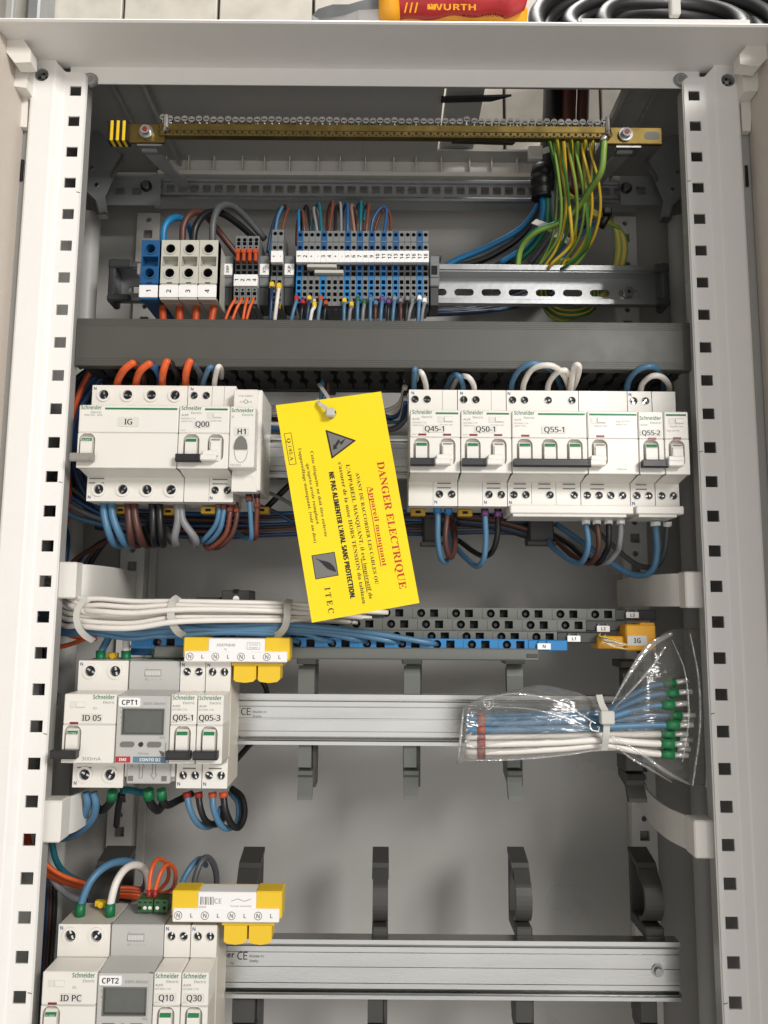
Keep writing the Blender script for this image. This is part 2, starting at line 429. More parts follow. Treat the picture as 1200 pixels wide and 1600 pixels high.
# roof with cable opening (hole cut in the sheet)
mb = MB(); RZ = 425.0
ox0, ox1 = PX(688, 190, 100), PX(948, 190, 100); oy0, oy1 = 52.0, 139.0
mb.box(CX-289, ox0, 3, 179, RZ, RZ+2, 'panel'); mb.box(ox1, CX+289, 3, 179, RZ, RZ+2, 'panel')
mb.box(ox0, ox1, 3, oy0, RZ, RZ+2, 'panel'); mb.box(ox0, ox1, oy1, 179, RZ, RZ+2, 'panel')
for s in (-1, 1):     # folded strengthening ribs running front to back
    mb.box(CX+s*196-1.5, CX+s*196+1.5, 4, 178, RZ-7, RZ, 'panel'); mb.box(CX+s*222-1, CX+s*222+1, 4, 178, RZ-5, RZ, 'panel')
mb.build('roof_panel', enc)
# sliding gland plate half covering the opening
mb = MB(); mb.prism([(ox0+2, RZ+4), (ox0+34, RZ+4), (ox0+34, RZ+5.5), (ox0+2, RZ+5.5)], oy0+2, oy1+16, 'paint_grey'); 
mb.build('gland_plate', enc)
mb = MB(); mb.prism([(ox0-2, oy0+8), (ox0+56, oy0+5), (ox0+40, oy0+12), (ox0-2, oy0+14)], RZ-3, RZ-1, 'black', axis='z')
mb.build('sealing_strip', enc)
mb = MB(); mb.prism([(ox0+12, oy1-22), (ox0+70, oy1-18), (ox0+68, oy1-14), (ox0+12, oy1-16)], RZ-3, RZ-1, 'black', axis='z'); mb.build('sealing_strip', enc)
# front rim (underside of the roof lip) and the cross beam
mb = MB()
mb.prism([(-48, 402), (-46.5, 401.2), (7.5, 407.6), (7.5, 409), (-47, 403.4)], CX-276, CX+276, 'paint', axis='x')
mb.prism([(7.5, 408.4), (9.5, 408.4), (9.5, 427), (7.5, 427)], CX-276, CX+276, 'paint', axis='x')
mb.box(CX-276, CX+276, 9.6, 47, 427.2, 446, 'paint', 1); mb.build('roof_rim', enc)
mb = MB(); mb.box(CX-240, CX+240, 6.5, 8.4, 394.2, 408.2, 'paint', .6); mb.box(CX-227, CX+227, 8.4, 22, 406, 408, 'paint')
mb.build('cross_beam', enc)
# perforated posts
def post(s):
    mb = MB(); xi, xm, xo = CX+s*XI, CX+s*(XI+15.5), CX+s*XO
    zt = 401.0; zh = 385.5; holes = []
    while zh > ZB+15: holes.append((CX+s*(XI+7.6), zh, [(-4.3, -4), (0, -4), (4.3, -4), (4.3, 0), (4.3, 4), (0, 4), (-4.3, 4), (-4.3, 0)])); zh -= 24.6
    a, b = min(xi, xm), max(xi, xm)
    mb.holed(a, b, ZB, zt-3, 3.5, [(h[0], h[1], h[2]) for h in holes], 1.4, 'paint', 'paint', None, vertical=True)
    mb.prism([(a if s > 0 else b, zt-3), (xm, zt-3), (xm, zt), (xi+s*4, zt), (xi, zt-3.001)], 3.5, 4.9, 'paint')
    # thin inner edge fold going back
    mb.box(xi-.7 if s < 0 else xi-.7, xi+.7, 4.6, 5.4, ZB, zt-3, 'paint')
    # the step and the raised outer face
    X = lambda d: CX+s*(XI+d)
    def strip(p0, p1, z1):
        mb.quad([(p0[0], p0[1], ZB), (p1[0], p1[1], ZB), (p1[0], p1[1], z1), (p0[0], p0[1], z1)], 'paint')
    prof = [(X(15.5), 3.5), (X(16.6), 3.0), (X(20.6), -1.6), (X(22.0), -2.2), (X(37.5), -2.2), (X(39.0), -1.4), (X(39.5), 0), (X(39.5), 9)]
    zz = [zt, zt+.5, zt+4, 409, 410.5, 410, 409.5, 409.5]
    for i in range(len(prof)-1):
        p0, p1 = prof[i], prof[i+1]
        if i == 3: continue
        mb.quad([(p0[0], p0[1], ZB), (p1[0], p1[1], ZB), (p1[0], p1[1], zz[i+1]), (p0[0], p0[1], zz[i])], 'paint')
    # raised face with round screw hole near the top
    x0, x1 = sorted((X(22.0), X(37.5))); xs = X(31.0)
    mb.box(x0, x1, -2.2, -2.19, ZB, 380, 'paint')
    mb.holed(x0, x1, 380, 410, -2.2, [(xs, 394, circ(5.2, 20))], 4, 'paint', 'paint_grey', 'paint_grey')
    for k in range(len(prof)-1):
        p0, p1 = prof[k], prof[k+1]
        mb.quad([(p0[0], p0[1], zz[k]), (p1[0], p1[1], zz[k+1]), (p1[0], 9, zz[k+1]-3), (p0[0], 9, zz[k]-3)], 'paint')
    mb.ring(xs, 394, 5.2, 5.9, -2.6, -2.0, 'paint')
    # dark back flange of the post (inside the cabinet)
    mb.box(X(1.5), X(3), 5.4, 20, ZB, 396, 'panel')
    o = mb.build('post', enc)
    sc = MB(); sc.cyl((xs, 0, 394), 4.4, .8, 1.6, 'galv', n=20)
    sc.box(xs-3.6, xs+3.6, .5, 1.0, 393.1, 394.9, 'steel_dark'); sc.box(xs-.9, xs+.9, .4, 1.0, 390.4, 397.6, 'steel_dark'); sc.cyl((xs, 0, 394), 1.6, .2, 1.0, 'steel', n=12)
    sc.build('screw', o)
    # printed alignment ticks
    for py in ((300, 756, 1152, 1560) if s < 0 else (275, 700, 1112, 1568)):
        z = PZ(600, py, 0); mm = MB(); mm.ribbon([(xi-s*.3, z-.4), (xi+s*2.3, z+.3)], .5, 3.2, 3.5, 'ink_grey', axis='y'); mm.build('tick_mark', o)
for s in (-1, 1): post(s)
# beam end screws
for px in (138, 1067):
    mb = MB(); x, _, z = P(px, 119, 2); mb.cyl((x, 0, z), 5.2, 5, 6.6, 'galv', r2=6, n=20); mb.ring(x, z, 3.2, 3.8, 4.8, 5.1, 'steel'); mb.build('beam_screw', enc)
# white hinge corner blocks beside the posts
def hinge(pxs, low, slot, s):
    mb = MB(); pts = [P(a, b, -26) for a, b in pxs]; n = len(pts)
    mb.prism([(p[0], p[2]) for p in pts], -26, -16, 'plastic_white')
    pts = [P(a, b, -6) for a, b in low[:4]]; mb.prism([(p[0], p[2]) for p in pts], -12, 4, 'plastic_white')
    pts = [P(a, b, 2) for a, b in low[4:]]; mb.prism([(p[0], p[2]) for p in pts], 1, 6, 'plastic_white')
    o = mb.build('hinge_block', enc)
    k = MB(); x, _, z = P(slot[0], slot[1], 6); k.box(x-1.1, x+1.1, 5.6, 6.6, z-8.5, z+8.5, 'steel_dark', .2); k.build('latch_slot', enc)
hinge([(2, 52), (32, 54), (48, 78), (48, 97), (23, 98), (4, 74)], [(22, 98), (51, 96), (47, 146), (27, 143), (29, 147), (45, 147), (43, 200), (30, 199)], (34, 266), -1)
hinge([(1174, 62), (1202, 60), (1208, 82), (1186, 104), (1156, 100), (1156, 84)], [(1152, 102), (1183, 104), (1178, 150), (1156, 152), (1156, 154), (1174, 154), (1172, 206), (1159, 206)], (1167, 275), 1)
# rear perforated strips
def back_strip(s, x0, x1):
    mb = MB(); holes = []; z = 372.0; k = 0
    while z > ZB+20:
        holes.append(((x0+x1)/2, z, rrect(8.5, 8.5, .8, 2) if k % 2 else circ(2.6, 12))); z -= 14.6; k += 1
    mb.holed(x0, x1, ZB, 379, 172, holes, 3, 'strip_paint', 'strip_paint', None, vertical=True)
    mb.box(x0-.8, x0, 172, 179.5, ZB, 379, 'strip_paint'); mb.box(x1, x1+.8, 172, 179.5, ZB, 379, 'strip_paint')
    mb.build('rear_strip', enc)
back_strip(-1, PX(212, 420, 172), PX(245, 420, 172)); back_strip(1, PX(962, 420, 172), PX(995, 420, 172))
# panel seams on the back
for px in (240, 975):
    x = PX(px, 870, 179); mb = MB(); mb.box(x-4, x+4, 176.5, 179.6, ZB, 250, 'panel', 1); mb.build('seam_fold', enc)
# rounded corner channels at the sides
for s in (-1, 1):
    mb = MB(); mb.cyl((CX+s*266, 126, 0), 8.5, ZB, 352, 'paint_grey', axis='z', n=24); mb.build('corner_channel', enc)
# galvanised corner gussets
for s in (-1, 1):
    mb = MB(); g = [P(a, b, 118) for a, b in ((1072, 186), (1078, 300), (1046, 330), (1040, 352), (1028, 350), (1034, 318), (1022, 290), (1006, 262))]
    q = [(CX+s*(p[0]-CX), p[2]) for p in g]
    mb.prism(q, 112, 114, 'galv_dark')
    mb.ribbon([q[2], q[3], q[4]], 2.0, 106, 114, 'galv', axis='y'); mb.ribbon([q[1], q[2]], 1.6, 106, 113, 'galv', axis='y'); mb.ribbon([q[6], q[7], (q[7][0], q[7][1]+4)], 1.5, 108, 113, 'galv', axis='y')
    for a, b in ((1058, 270), (1066, 236), (1050, 296)):
        p = P(a, b, 112); mb.cyl((CX+s*(p[0]-CX), 0, p[2]), 1.8, 111, 112.5, 'steel', n=10)
    mb.build('corner_gusset', enc)
# ribbed pale moulding at the top of the back
mb = MB(); z0, z1 = PZ(600, 276, 152), PZ(600, 238, 152); x0, x1 = PX(248, 255, 152), PX(905, 255, 152)
mb.prism([(158, z1), (160, z1), (160, z0), (150, z0), (150, z0+4), (156, z0+6)], x0, x1, 'plastic_cream', axis='x')
x = x0+8; k = 0
while x < x1-4:
    mb.box(x-.5, x+.5, 149.5, 159, z0+3, z1+(1.0 if k % 2 else 0), 'plastic_cream'); x += 21 + (k % 3)*3; k += 1
mb.build('ribbed_moulding', enc)
# galvanised slotted cross rail in front of the back panel
rail = thing('slotted_cross_rail', 'dull galvanised channel with a row of square slots across the top of the back', 'rail', (CX, 150, 366))
z0, z1 = PZ(600, 318, 140), PZ(600, 280, 140); x0, x1 = PX(236, 300, 140), PX(1000, 300, 140); zc = PZ(600, 295, 140)
mb = MB(); holes = []; x = x0+6
while x < x1-5: holes.append((x, zc, rrect(7.6, 7.4, .8, 2))); x += 11.3
mb.holed(x0, x1, z0+5, z1-4, 142, holes, 1.5, 'galv_dark')
mb.box(x0, x1, 138, 142, z1-4, z1-1, 'galv_dark', .6); mb.box(x0, x1, 136, 142, z0+1.5, z0+5, 'galv', 1.2); mb.box(x0, x1, 142, 156, z0+2, z0+4, 'galv_dark'); mb.box(x0, x1, 142, 152, z1-3, z1-1.5, 'galv_dark')
mb.build('channel', rail)
for a0, a1, sx in ((168, 252, 228), (968, 1048, 979)):
    k = MB(); xa, xb = PX(a0, 300, 136), PX(a1, 300, 136); za, zb = PZ(a0, 322, 136), PZ(a0, 277, 136)
    hx = xa+12 if a0 < 500 else xb-12; hm = (za+zb)/2
    k.holed(xa, xb, za, zb, 134, [(hx, hm, rrect(9, 8, 1, 3)), (hx+(16 if a0 < 500 else -16), hm, rrect(9, 8, 1, 3))], 1.5, 'galv_dark')
    o = k.build('end_plate', rail); k = MB(); x, _, z = P(sx, 290 if a0 < 500 else 293, 132); k.cyl((x, 0, z), 5.2, 132, 134, 'steel_dark', n=18); k.cyl((x, 0, z), 3.3, 129.5, 132, 'steel', r2=3.6, n=16); k.build('bolt', o)

# ------------------------------------------------------------------ brass earth bar
eb = thing('earth_bar', 'long brass earthing bar with a row of small clamp screws below the roof', 'earth bar', (CX, 20, 362))
Y = 20; x0, x1 = PX(248, 200, Y), PX(955, 205, Y); zt, zb = PZ(600, 194, Y), PZ(600, 213, Y)
mb = MB(); mb.box(x0, x1, Y, Y+7, zb, zt, 'brass', .8); mb.box(x0, x1, Y-.6, Y, zb+3.8, zb+5, 'brass', .2)
n = 62; px_ = [x0+3+i*(x1-x0-8)/(n-1) for i in range(n)]
for i, x in enumerate(px_):
    for r in range(2): mb.cyl((x+(1.6 if r else 0), 0, zb+2.4-(.0 if r else -0)), 1.2, Y-.15, Y+.2, 'hole', n=8) if r == 0 else mb.cyl((x+2.6, 0, zb+1.0), .7, Y-.1, Y+.2, 'hole', n=6)
mb.build('bar', eb)
for a0, a1 in ((168, 256), (948, 1036)):
    k = MB(); xa, xb = PX(a0, 204, Y), PX(a1, 210, Y); za, zb2 = PZ(a0, 219 if a0 < 500 else 222, Y), PZ(a0, 190 if a0 < 500 else 196, Y)
    k.box(xa, xb, Y+2, Y+5, za, zb2, 'brass', .5)
    if a0 > 500: k.prism([(PX(1020, 205, Y)+p[0], (za+zb2)/2+p[1]) for p in rrect(12, 6.5, 3)], Y+1.8, Y+2.2, 'ink_grey')
    o = k.build('end_lug', eb)
    k = MB(); sx = PX(228 if a0 < 500 else 978, 205, Y); zc = (za+zb2)/2
    k.cyl((sx, 0, zc), 5.4, Y, Y+2, 'galv', n=20); k.cyl((sx, 0, zc), 3.6, Y-3, Y, 'steel', r2=4, n=16); k.cyl((sx, 0, zc), 2.0, Y-3.3, Y-3, 'red_dark', n=12)
    k.build('bolt', o)
    k = MB(); k.ribbon([(Y+6, za-2), (Y+8, za-3), (134, PZ(600, 296, 134))], 2, sx-5, sx+7, 'galv_dark', axis='x'); k.box(sx-7, sx+12, Y+2, Y+14, za-3, za-1.6, 'galv'); k.build('bracket', eb)
k = MB(); xa, xb = PX(168, 204, Y), PX(201, 204, Y); za, zb2 = PZ(180, 219, Y), PZ(180, 190, Y)
for i in range(7): k.box(xa+i*(xb-xa)/7, xa+(i+1)*(xb-xa)/7, Y-1, Y+8, za-.6, zb2+.6, 'black' if i % 2 == 0 else 'yellow', .3)
k.build('striped_sleeve', eb)
def bar_screw(x, h=0.):
    k = MB(); z = zt; k.cyl((x, Y+3, 0), 1.9, z-.5, z+1.9+h, 'steel', axis='z', n=10); k.cyl((x, 0, z+2.6+h), 2.5, Y-.5, Y+3.4, 'steel', n=12, r2=2.5)
    k.box(x-1.6, x+1.6, Y-.8, Y-.45, z+2.0+h, z+2.6+h, 'steel_dark'); return k.build('clamp_screw', eb)
random.seed(3)
for i, x in enumerate(px_):
    bar_screw(x+random.uniform(-.2, .2), random.choice((0, 0, .3, .6)) + (1.8 if i in (0, 42, 61) else 0))
for px, h in ((259, 6), (950, 7)):
    k = MB(); x = PX(px, 200, Y); k.cyl((x, Y+1, 0), 2.6, zt-8, zt+h, 'steel', axis='z', n=12); k.cyl((x, Y-1, 0), 3.2, zt-8-1, zt-5, 'steel', axis='z', n=10, r2=2)
    k.build('terminal_stud', eb)

# ------------------------------------------------------------------ top DIN rail and wiring duct
dr = thing('terminal_rail', 'slotted zinc mounting rail with black plastic ends, under the earth bar', 'rail', (CX, 100, 257))
x0, x1 = PX(178, 440, 98), PX(1034, 450, 98); zt2, zb2 = 291.5, 256.5
mb = MB(); zc = (zt2+zb2)/2-1.5
mb.box(x0, x1, 91, 92.4, zt2-5, zt2, 'galv', .3); mb.box(x0, x1, 92.4, 107, zt2-6, zt2-4.6, 'galv'); mb.box(x0, x1, 91, 92.4, zb2, zb2+4, 'galv', .3); mb.box(x0, x1, 92.4, 107, zb2+4, zb2+5.4, 'galv')
holes = []; x = PX(938, 457, 104)
while x > x0+10: holes.append((x, zc, rrect(17, 6.2, 3.1))); x -= 23.6
x = PX(983, 457, 104); holes.append((x, zc, rrect(17, 6.2, 3.1)))
mb.holed(x0, x1, zb2+5.4, zt2-6, 105.6, holes, 1.4, 'galv'); mb.build('rail_profile', dr)
k = MB(); k.cyl((x-1, 0, zc), 4.5, 101, 104.4, 'steel', r2=5, n=18); k.cyl((x-1, 0, zc), 1.7, 100.7, 101, 'steel_dark', n=8); k.build('bolt', dr)
for a, b in ((172, 208), (1020, 1042)):
    k = MB(); xa, xb = PX(a, 445, 95), PX(b, 445, 95); k.box(xa, xb, 88, 91, zt2-7, zt2+1, 'terminal_dark', 1.2); k.box(xa, xb, 88, 91, zb2-1, zb2+5, 'terminal_dark', 1.2)
    k.box(xa if a < 500 else xb-6, xa+6 if a < 500 else xb, 89, 107, zb2-2, zt2+2, 'terminal_dark', 1.5)
    k.build('end_cap', dr)

duct = thing('wiring_duct', 'long dark grey cable duct with closed cover between terminals and breakers', 'cable duct', (0, 50, 172))
x0, x1 = PX(119, 540, 15), PX(1091, 545, 15); zt2, zb2 = PZ(118, 497, 15), PZ(118, 571, 15)
mb = MB(); mb.box(x0, x1, 15, 17, zb2, zt2, 'duct', .5)
for k in range(4):
    for z in (zt2-1.2-k*1.5, zb2+1.2+k*1.5): mb.box(x0+.2, x1-.2, 14.8, 15.2, z-.35, z+.35, 'duct', .15)
mb.box(x0, x1, 17, 24, zt2-1.4, zt2-.2, 'duct'); mb.box(x0, x1, 17, 24, zb2+.2, zb2+1.4, 'duct'); mb.box(x0-.4, x0+.8, 14.9, 26, zb2, zt2, 'duct', .3)
mb.build('cover', duct)
mb = MB(); fz = zb2+1.0; step = 12.6; x = x0+2
while x < x1-step:          # slotted underside: fingers with keyhole slots between them
    mb.prism([(x+1.6, 19), (x+8.2, 19), (x+8.2, 34), (x+10.2, 38), (x+10.2, 46), (x+8.0, 50), (x+8.0, 58), (x+11.2, 62), (x+11.2, 78), (x-.0, 78), (x-.0, 62), (x+2.4, 58), (x+2.4, 50), (x+.2, 46), (x+.2, 38), (x+1.6, 34)], fz, fz+1.4, 'duct_dark', axis='z')
    mb.prism([(x+1.6, 19), (x+11.0, 19), (x+11.0, 78), (x, 78), (x, 62)], zt2-2.6, zt2-1.6, 'duct_dark', axis='z')
    x += step
mb.box(x0, x1, 78, 80, zb2, zt2-1.8, 'duct_dark'); mb.box(x0, x1, 76, 80, zb2-.5, zb2+4, 'duct_dark', .5); mb.box(x0, x1, 17.2, 20, fz-.2, fz+2, 'duct_dark')
mb.build('slotted_base', duct)

# ------------------------------------------------------------------ breaker rails
def alu_rail(x0, x1, zc, h, label, screws=(), name_print=None):
    t = thing('breaker_rail', label, 'rail', ((x0+x1)/2, 60, zc-h/2), 'bare aluminium breaker rails')
    a, b = zc+h/2, zc-h/2
    pr = [(55, a), (66, a), (66, a-2), (62, a-3), (62, b+3), (66, b+2), (66, b), (55, b), (55, b+2.6), (55.8, b+3.4), (55.2, b+4.2), (61.5, b+4.4), (61.5, b+5.6), (57.8, b+5.9), (57.8, b+9.2), (58.5, b+9.4), (58.5, b+9.7), (57.8, b+9.9), (57.8, zc-.6), (57.2, zc-.4), (57.2, zc+.4), (57.8, zc+.6), (57.8, a-10), (58.4, a-9.8), (58.4, a-9.5), (57.8, a-9.2), (57.8, a-5.9), (61.5, a-5.6), (61.5, a-4.4), (55.2, a-4.3), (55, a-3)]
    mb = MB(); mb.prism(pr, x0, x1, 'alu', axis='x')
    if name_print:
        x, z, tail = name_print; s_ = z-zc
        if tail:
            mb.text('der', x-1, z+1.3, 57.6, 'ink', 3.6, align='r', fat=.012); mb.text('ric', x-1, z-3.4, 57.6, 'ink', 1.8, align='r')
        mb.text('C', x+1.2, z+.0, 57.6, 'ink', 5, width=3.9, align='l'); mb.text('E', x+5.6, z+.0, 57.6, 'ink', 5, width=2.9, align='l')
        mb.text('Made in', x+10.2, z+1.6, 57.6, 'ink', 1.5, width=10, align='l'); mb.text('Italy', x+10.2, z-1.6, 57.6, 'ink', 1.5, width=6.5, align='l')
    mb.build('profile', t)
    for sx, sz in screws:
        k = MB(); k.cyl((sx, 0, sz), 4.4, 57, 57.8, 'galv', n=20); k.cyl((sx, 0, sz), 2.6, 54.6, 57, 'galv', n=14, r2=3); k.build('rivet', t)
    return t
ZR1, ZR2, ZR3 = 117.5, -82.6, -258.6
alu_rail(CX-222, CX+222, 116.6, 34, 'bare aluminium rail carrying the upper row of breakers behind the yellow card')
alu_rail(CX-222, PX(975, 1120, 58), -83.2, 37, 'bare aluminium rail half empty, with a wire bag lying across it', name_print=(PX(374, 1115, 58), PZ(380, 1117, 58), True))
alu_rail(CX-222, 216, -258, 40, 'long bare aluminium rail at the bottom, open end fixed with a rivet', screws=[(PX(1028, 1517, 57), PZ(1028, 1517, 57))], name_print=(PX(368, 1498, 58), PZ(380, 1499, 58), True))

# ================================================================== breakers
def logo(mb, x, z, w, y, cap, m='logo_green'):
    mb.text('Schneider', x, z-.3, y, m, cap*1.12, width=w, align='l', fat=.018)
    mb.text('Electric', x+w, z-cap*1.25, y, m, cap*.62, width=w*.52, align='r')
def toggle(t, x, z, kind, w=8.0):
    """rocker inside its window; kind: green / lever / off"""
    k = MB(); top = z+7.2
    # barrel-shaped rocker (y, z)
    k.prism([(5, z+7.6), (1.6, z+7.6), (-.6, z+6), (-1.4, z+3), (-1.4, z-5), (0, z-9.5), (5, z-10)], x-w/2, x+w/2, 'plastic_white', axis='x')
    if kind in ('green', 'off'):
        k.prism([(-.75, z+6.3), (-1.5, z+5.2), (-1.7, z+4.2), (-.1, z+4.2), (0, z+6.3)], x-w/2+.5, x+w/2-.3, 'green', axis='x')
        if kind == 'off': k.text('O.OFF', x, z+4.7, -1.9, 'label_white', 1.3, width=w-1.8)
    if kind == 'lever':
        k.box(x-w/2+1, x+w/2-.6, -1.7, -1.2, z+5.4, z+5.9, 'ink_grey')
        k.box(x-w/2+.4, x-w/2+.8, -1.62, -1.2, z-4, z+4, 'ink_grey')
    return k
def screwhead(k, x, z, y, r, seed=0):
    k.cyl((x, 0, z), r*.93, y+1.4, y+2.4, 'steel_dark', n=14)
    a = random.uniform(0, math.pi)
    for q in (0, math.pi/2):
        c, s_ = math.cos(a+q), math.sin(a+q); l, w_ = r*.8, r*.16
        k.quad([(x+c*l-s_*w_, y+1.36-.02*q, z+s_*l+c*w_), (x-c*l-s_*w_, y+1.36-.02*q, z-s_*l+c*w_), (x-c*l+s_*w_, y+1.36-.02*q, z-s_*l-c*w_), (x+c*l+s_*w_, y+1.36-.02*q, z+s_*l-c*w_)], 'steel' if q == 0 else 'hole')
def device(x0, zc, w, name, label, cat, group, top=(), bot=(), sr=2.8, ring=False, logo_at=None, bars=(), mark=None, reds=(), togs=(), handles=(), levers=(), prints=(), Ns=(), vents=(), button=None, body='plastic_white', side=None, seams=(), botseams=(), nose=(22.6, -22.8)):
    """modular breaker: nose face at y=0, shoulders at y=22"""
    t = thing(name, label, cat, (x0+w/2, 40, zc-43.5), group); g = .18; a, b = x0+g, x0+w-g; side = side or body
    nt, nb = zc+nose[0], zc+nose[1]; H = 43.5; mb = MB(); seam = zc+2.2
    # body behind, with side walls
    mb.box(a, b, 26, 60, zc-H, zc+H, side, .4)
    for q0, q1 in ((zc-H, nb), (nt, zc+H)):
        mb.box(a, a+.4, 22.02, 26.4, q0, q1, side); mb.box(b-.4, b, 22.02, 26.4, q0, q1, side)
    mb.box(a, b, 22.02, 26.4, zc-H, zc-H+.4, side); mb.box(a, b, 22.02, 26.4, zc+H-.4, zc+H, side)
    # shoulders with screw wells
    for sc_, z0, z1 in ((top, nt, zc+H), (bot, zc-H, nb)):
        zs = zc+36.2 if z0 > zc else zc-34.8
        hs = [(x0+d, zs, circ(sr, 18)) for d in sc_]
        if hs: mb.holed(a, b, z0, z1, 22, hs, 3, body, 'plastic_cream', 'hole')
        else: mb.box(a, b, 21.99, 22.4, z0, z1, body)
        mb.box(a, b, 22.02, 22.8, z0, z0+.6, body)
        if ring:
            for d in sc_: mb.ring(x0+d, zs, sr, sr+1.7, 21.0, 22.1, body)
        else:
            for d in sc_: mb.ring(x0+d, zs, sr, sr+.45, 21.7, 22.1, 'plastic_cream')
    # nose: upper label block and lower toggle block with windows
    mb.box(a, b, 0, 22, seam+.25, nt, body, .7)
    mb.box(a+.3, b-.3, .5, 22, seam-.3, seam+.3, 'plastic_cream')
    wins = [(x0+d, zc-7.9, rrect(11.4, 20.2, 5, 5)) for d, k_ in togs]
    if wins:
        mb.holed(a+.4, b-.4, nb+.4, seam-.25, 0, wins, 4.5, body, body, body)
        for p in ([(a, .4), (a+.4, 0)], [(b-.4, 0), (b, .4)]):
            mb.quad([(p[0][0], p[0][1], nb+.4), (p[1][0], p[1][1], nb+.4), (p[1][0], p[1][1], seam-.25), (p[0][0], p[0][1], seam-.25)], body)
        mb.box(a, b, .4, 22, nb, nb+.4, body); mb.box(a, a+.5, .4, 22, nb, seam-.25, side); mb.box(b-.5, b, .4, 22, nb, seam-.25, side)
        mb.quad([(a, .42, nb), (b, .42, nb), (b-.4, 0, nb+.4), (a+.4, 0, nb+.4)], body)
    else: mb.box(a, b, 0, 22, nb, seam-.25, body, .7)
    # sloping skirt under the nose
    mb.prism([(6, nb), (22, nb), (22, nb-3.2)], a+.4, b-.4, body, axis='x')
    for d in seams: mb.box(x0+d-.12, x0+d+.12, 21.9, 22.05, nt, zc+H-.3, 'ink_grey'); 
    for d in botseams: mb.box(x0+d-.12, x0+d+.12, 21.9, 22.05, zc-H+.3, nb-3, 'ink_grey')
    y = -.06
    if logo_at: logo(mb, x0+logo_at[0], zc+logo_at[2] if len(logo_at) > 2 else zc+19.6, logo_at[1], y, 2.5)
    for d0, d1 in bars: mb.box(x0+d0, x0+d1, -.1, .05, zc+19.3, zc+20.7, 'green')
    for d, dz in reds: mb.box(x0+d-2.9, x0+d+2.9, -.1, .05, zc+dz-.75, zc+dz+.75, 'red_dark')
    for d, dz, s_, cap, wd, m_ in prints: mb.text(s_, x0+d, zc+dz, y, m_, cap, width=wd, align='l')
    for d, up in Ns: mb.text('N', x0+d, zc+(41 if up else -40.6), 21.9, 'ink_blue', 2.2, fat=.01)
    for d, wv in vents:
        for q in (0, 1): mb.box(x0+d-wv/2, x0+d+wv/2, 21.75, 22.05, zc-27.2-q*3.3, zc-26.4-q*3.3, 'ink_grey')
    if button: mb.box(x0+button-5.5, x0+button+5.5, -.25, .05, zc+13.4, zc+17.8, 'plastic_cream', .2); mb.box(x0+button-1, x0+button+5, -1.0, 0, zc+14, zc+17.4, 'plastic_white', .3)
    o = mb.build('case', t)
    if top or bot:
        for sc_, zs in ((top, zc+36.2), (bot, zc-34.8)):
            for d in sc_: k = MB(); screwhead(k, x0+d, zs, 22, sr); k.build('terminal_screw', t)
    if mark:
        s_, d, dz, mw, mh = mark; k = MB(); k.prism([(x0+d+p[0], zc+dz+p[1]) for p in rrect(mw, mh, 1)], -.35, -.02, 'label_grey' if body != 'plastic_white' else 'plastic_cream')
        k.text(s_, x0+d, zc+dz-.1, -.42, 'ink', min(mh*.66, 3.9), strike=.13); k.build('marking_label', t)
    for d, kd in togs: toggle(t, x0+d, zc-7.9, kd).build('toggle', t)
    for d0, d1, m_ in handles:
        k = MB(); k.prism([(-1, zc-13.6), (-6.2, zc-13.4), (-6.8, zc-14.0), (-6.8, zc-18.0), (-6, zc-19.2), (-1, zc-18.6)], x0+d0, x0+d1, m_, axis='x'); k.box(x0+d1-2, x0+d1-.7, -7.2, -6, zc-17.4, zc-14.6, m_, .3)
        k.build('handle', t)
    for d0, d1 in levers:
        k = MB(); k.box(x0+d0+1.2, x0+d1-1.6, -5, 1, zc-14.5, zc-10.5, 'plastic_white', .6); k.box(x0+d0, x0+d1-2.5, -7, 0, zc-18.2, zc-13.8, 'plastic_white', .8); k.build('lever', t)
    return t
RG = 'Row of main breakers under the duct'; RG = 'breakers of the upper row'
X1 = PX(121, 681, 0)
xs = [9, 26.6, 44.2, 61.8]
device(X1, 119, 71, 'main_switch', 'wide four pole white main switch marked IG with a grey handle', 'main switch', RG, xs, xs, 3.6, True, (1.5, 14.6), [(18.6, 70)], ('IG', 35.6, 10.5, 15, 7),
       togs=[(7, 'off')], handles=[(-2.0, 13.6, 'handle_grey')], prints=[(4, 14.6, 'iSW-NA  40A', 1.3, 13, 'ink_grey')], Ns=[(2.2, True), (2.2, False)], vents=[(7, 11)])
X1 += 71.2
Q2 = dict(top=[4.6, 13.6], bot=[22.6, 31.6], logo_at=(1.8, 14.2), bars=[(18.4, 34.5)], button=25.5, togs=[(8.4, 'green'), (26.8, 'lever')], handles=[(.4, 17.2, 'handle_black')], levers=[(17.4, 31)])
def prints2(t2='iDD40K C10'): return [(1.8, 15.0, 'Acti9', 1.5, 5, 'ink'), (1.8, 12.6, t2, 1.1, 10, 'ink_grey'), (1.8, 10.6, 'A9DK1610', 1.1, 8, 'ink_grey'), (21.5, 11.2, 'Regular test', 1.1, 9, 'ink_grey'), (1.4, 4.2, 'STATUS', .8, 3.6, 'ink_grey')]
q = dict(Q2); q['togs'] = [(9.6, 'green'), (26.8, 'lever')]
device(X1, 119, 36, 'circuit_breaker', 'narrow white breaker marked Q00 joined to the wide main switch', 'circuit breaker', RG, mark=('Q00', 17, 9.2, 12, 5.6), prints=prints2(), reds=(), Ns=[(3, True), (20, False)], vents=[(26, 11)], seams=[18, 27], botseams=[18.4], **q)
X1 += 36.2
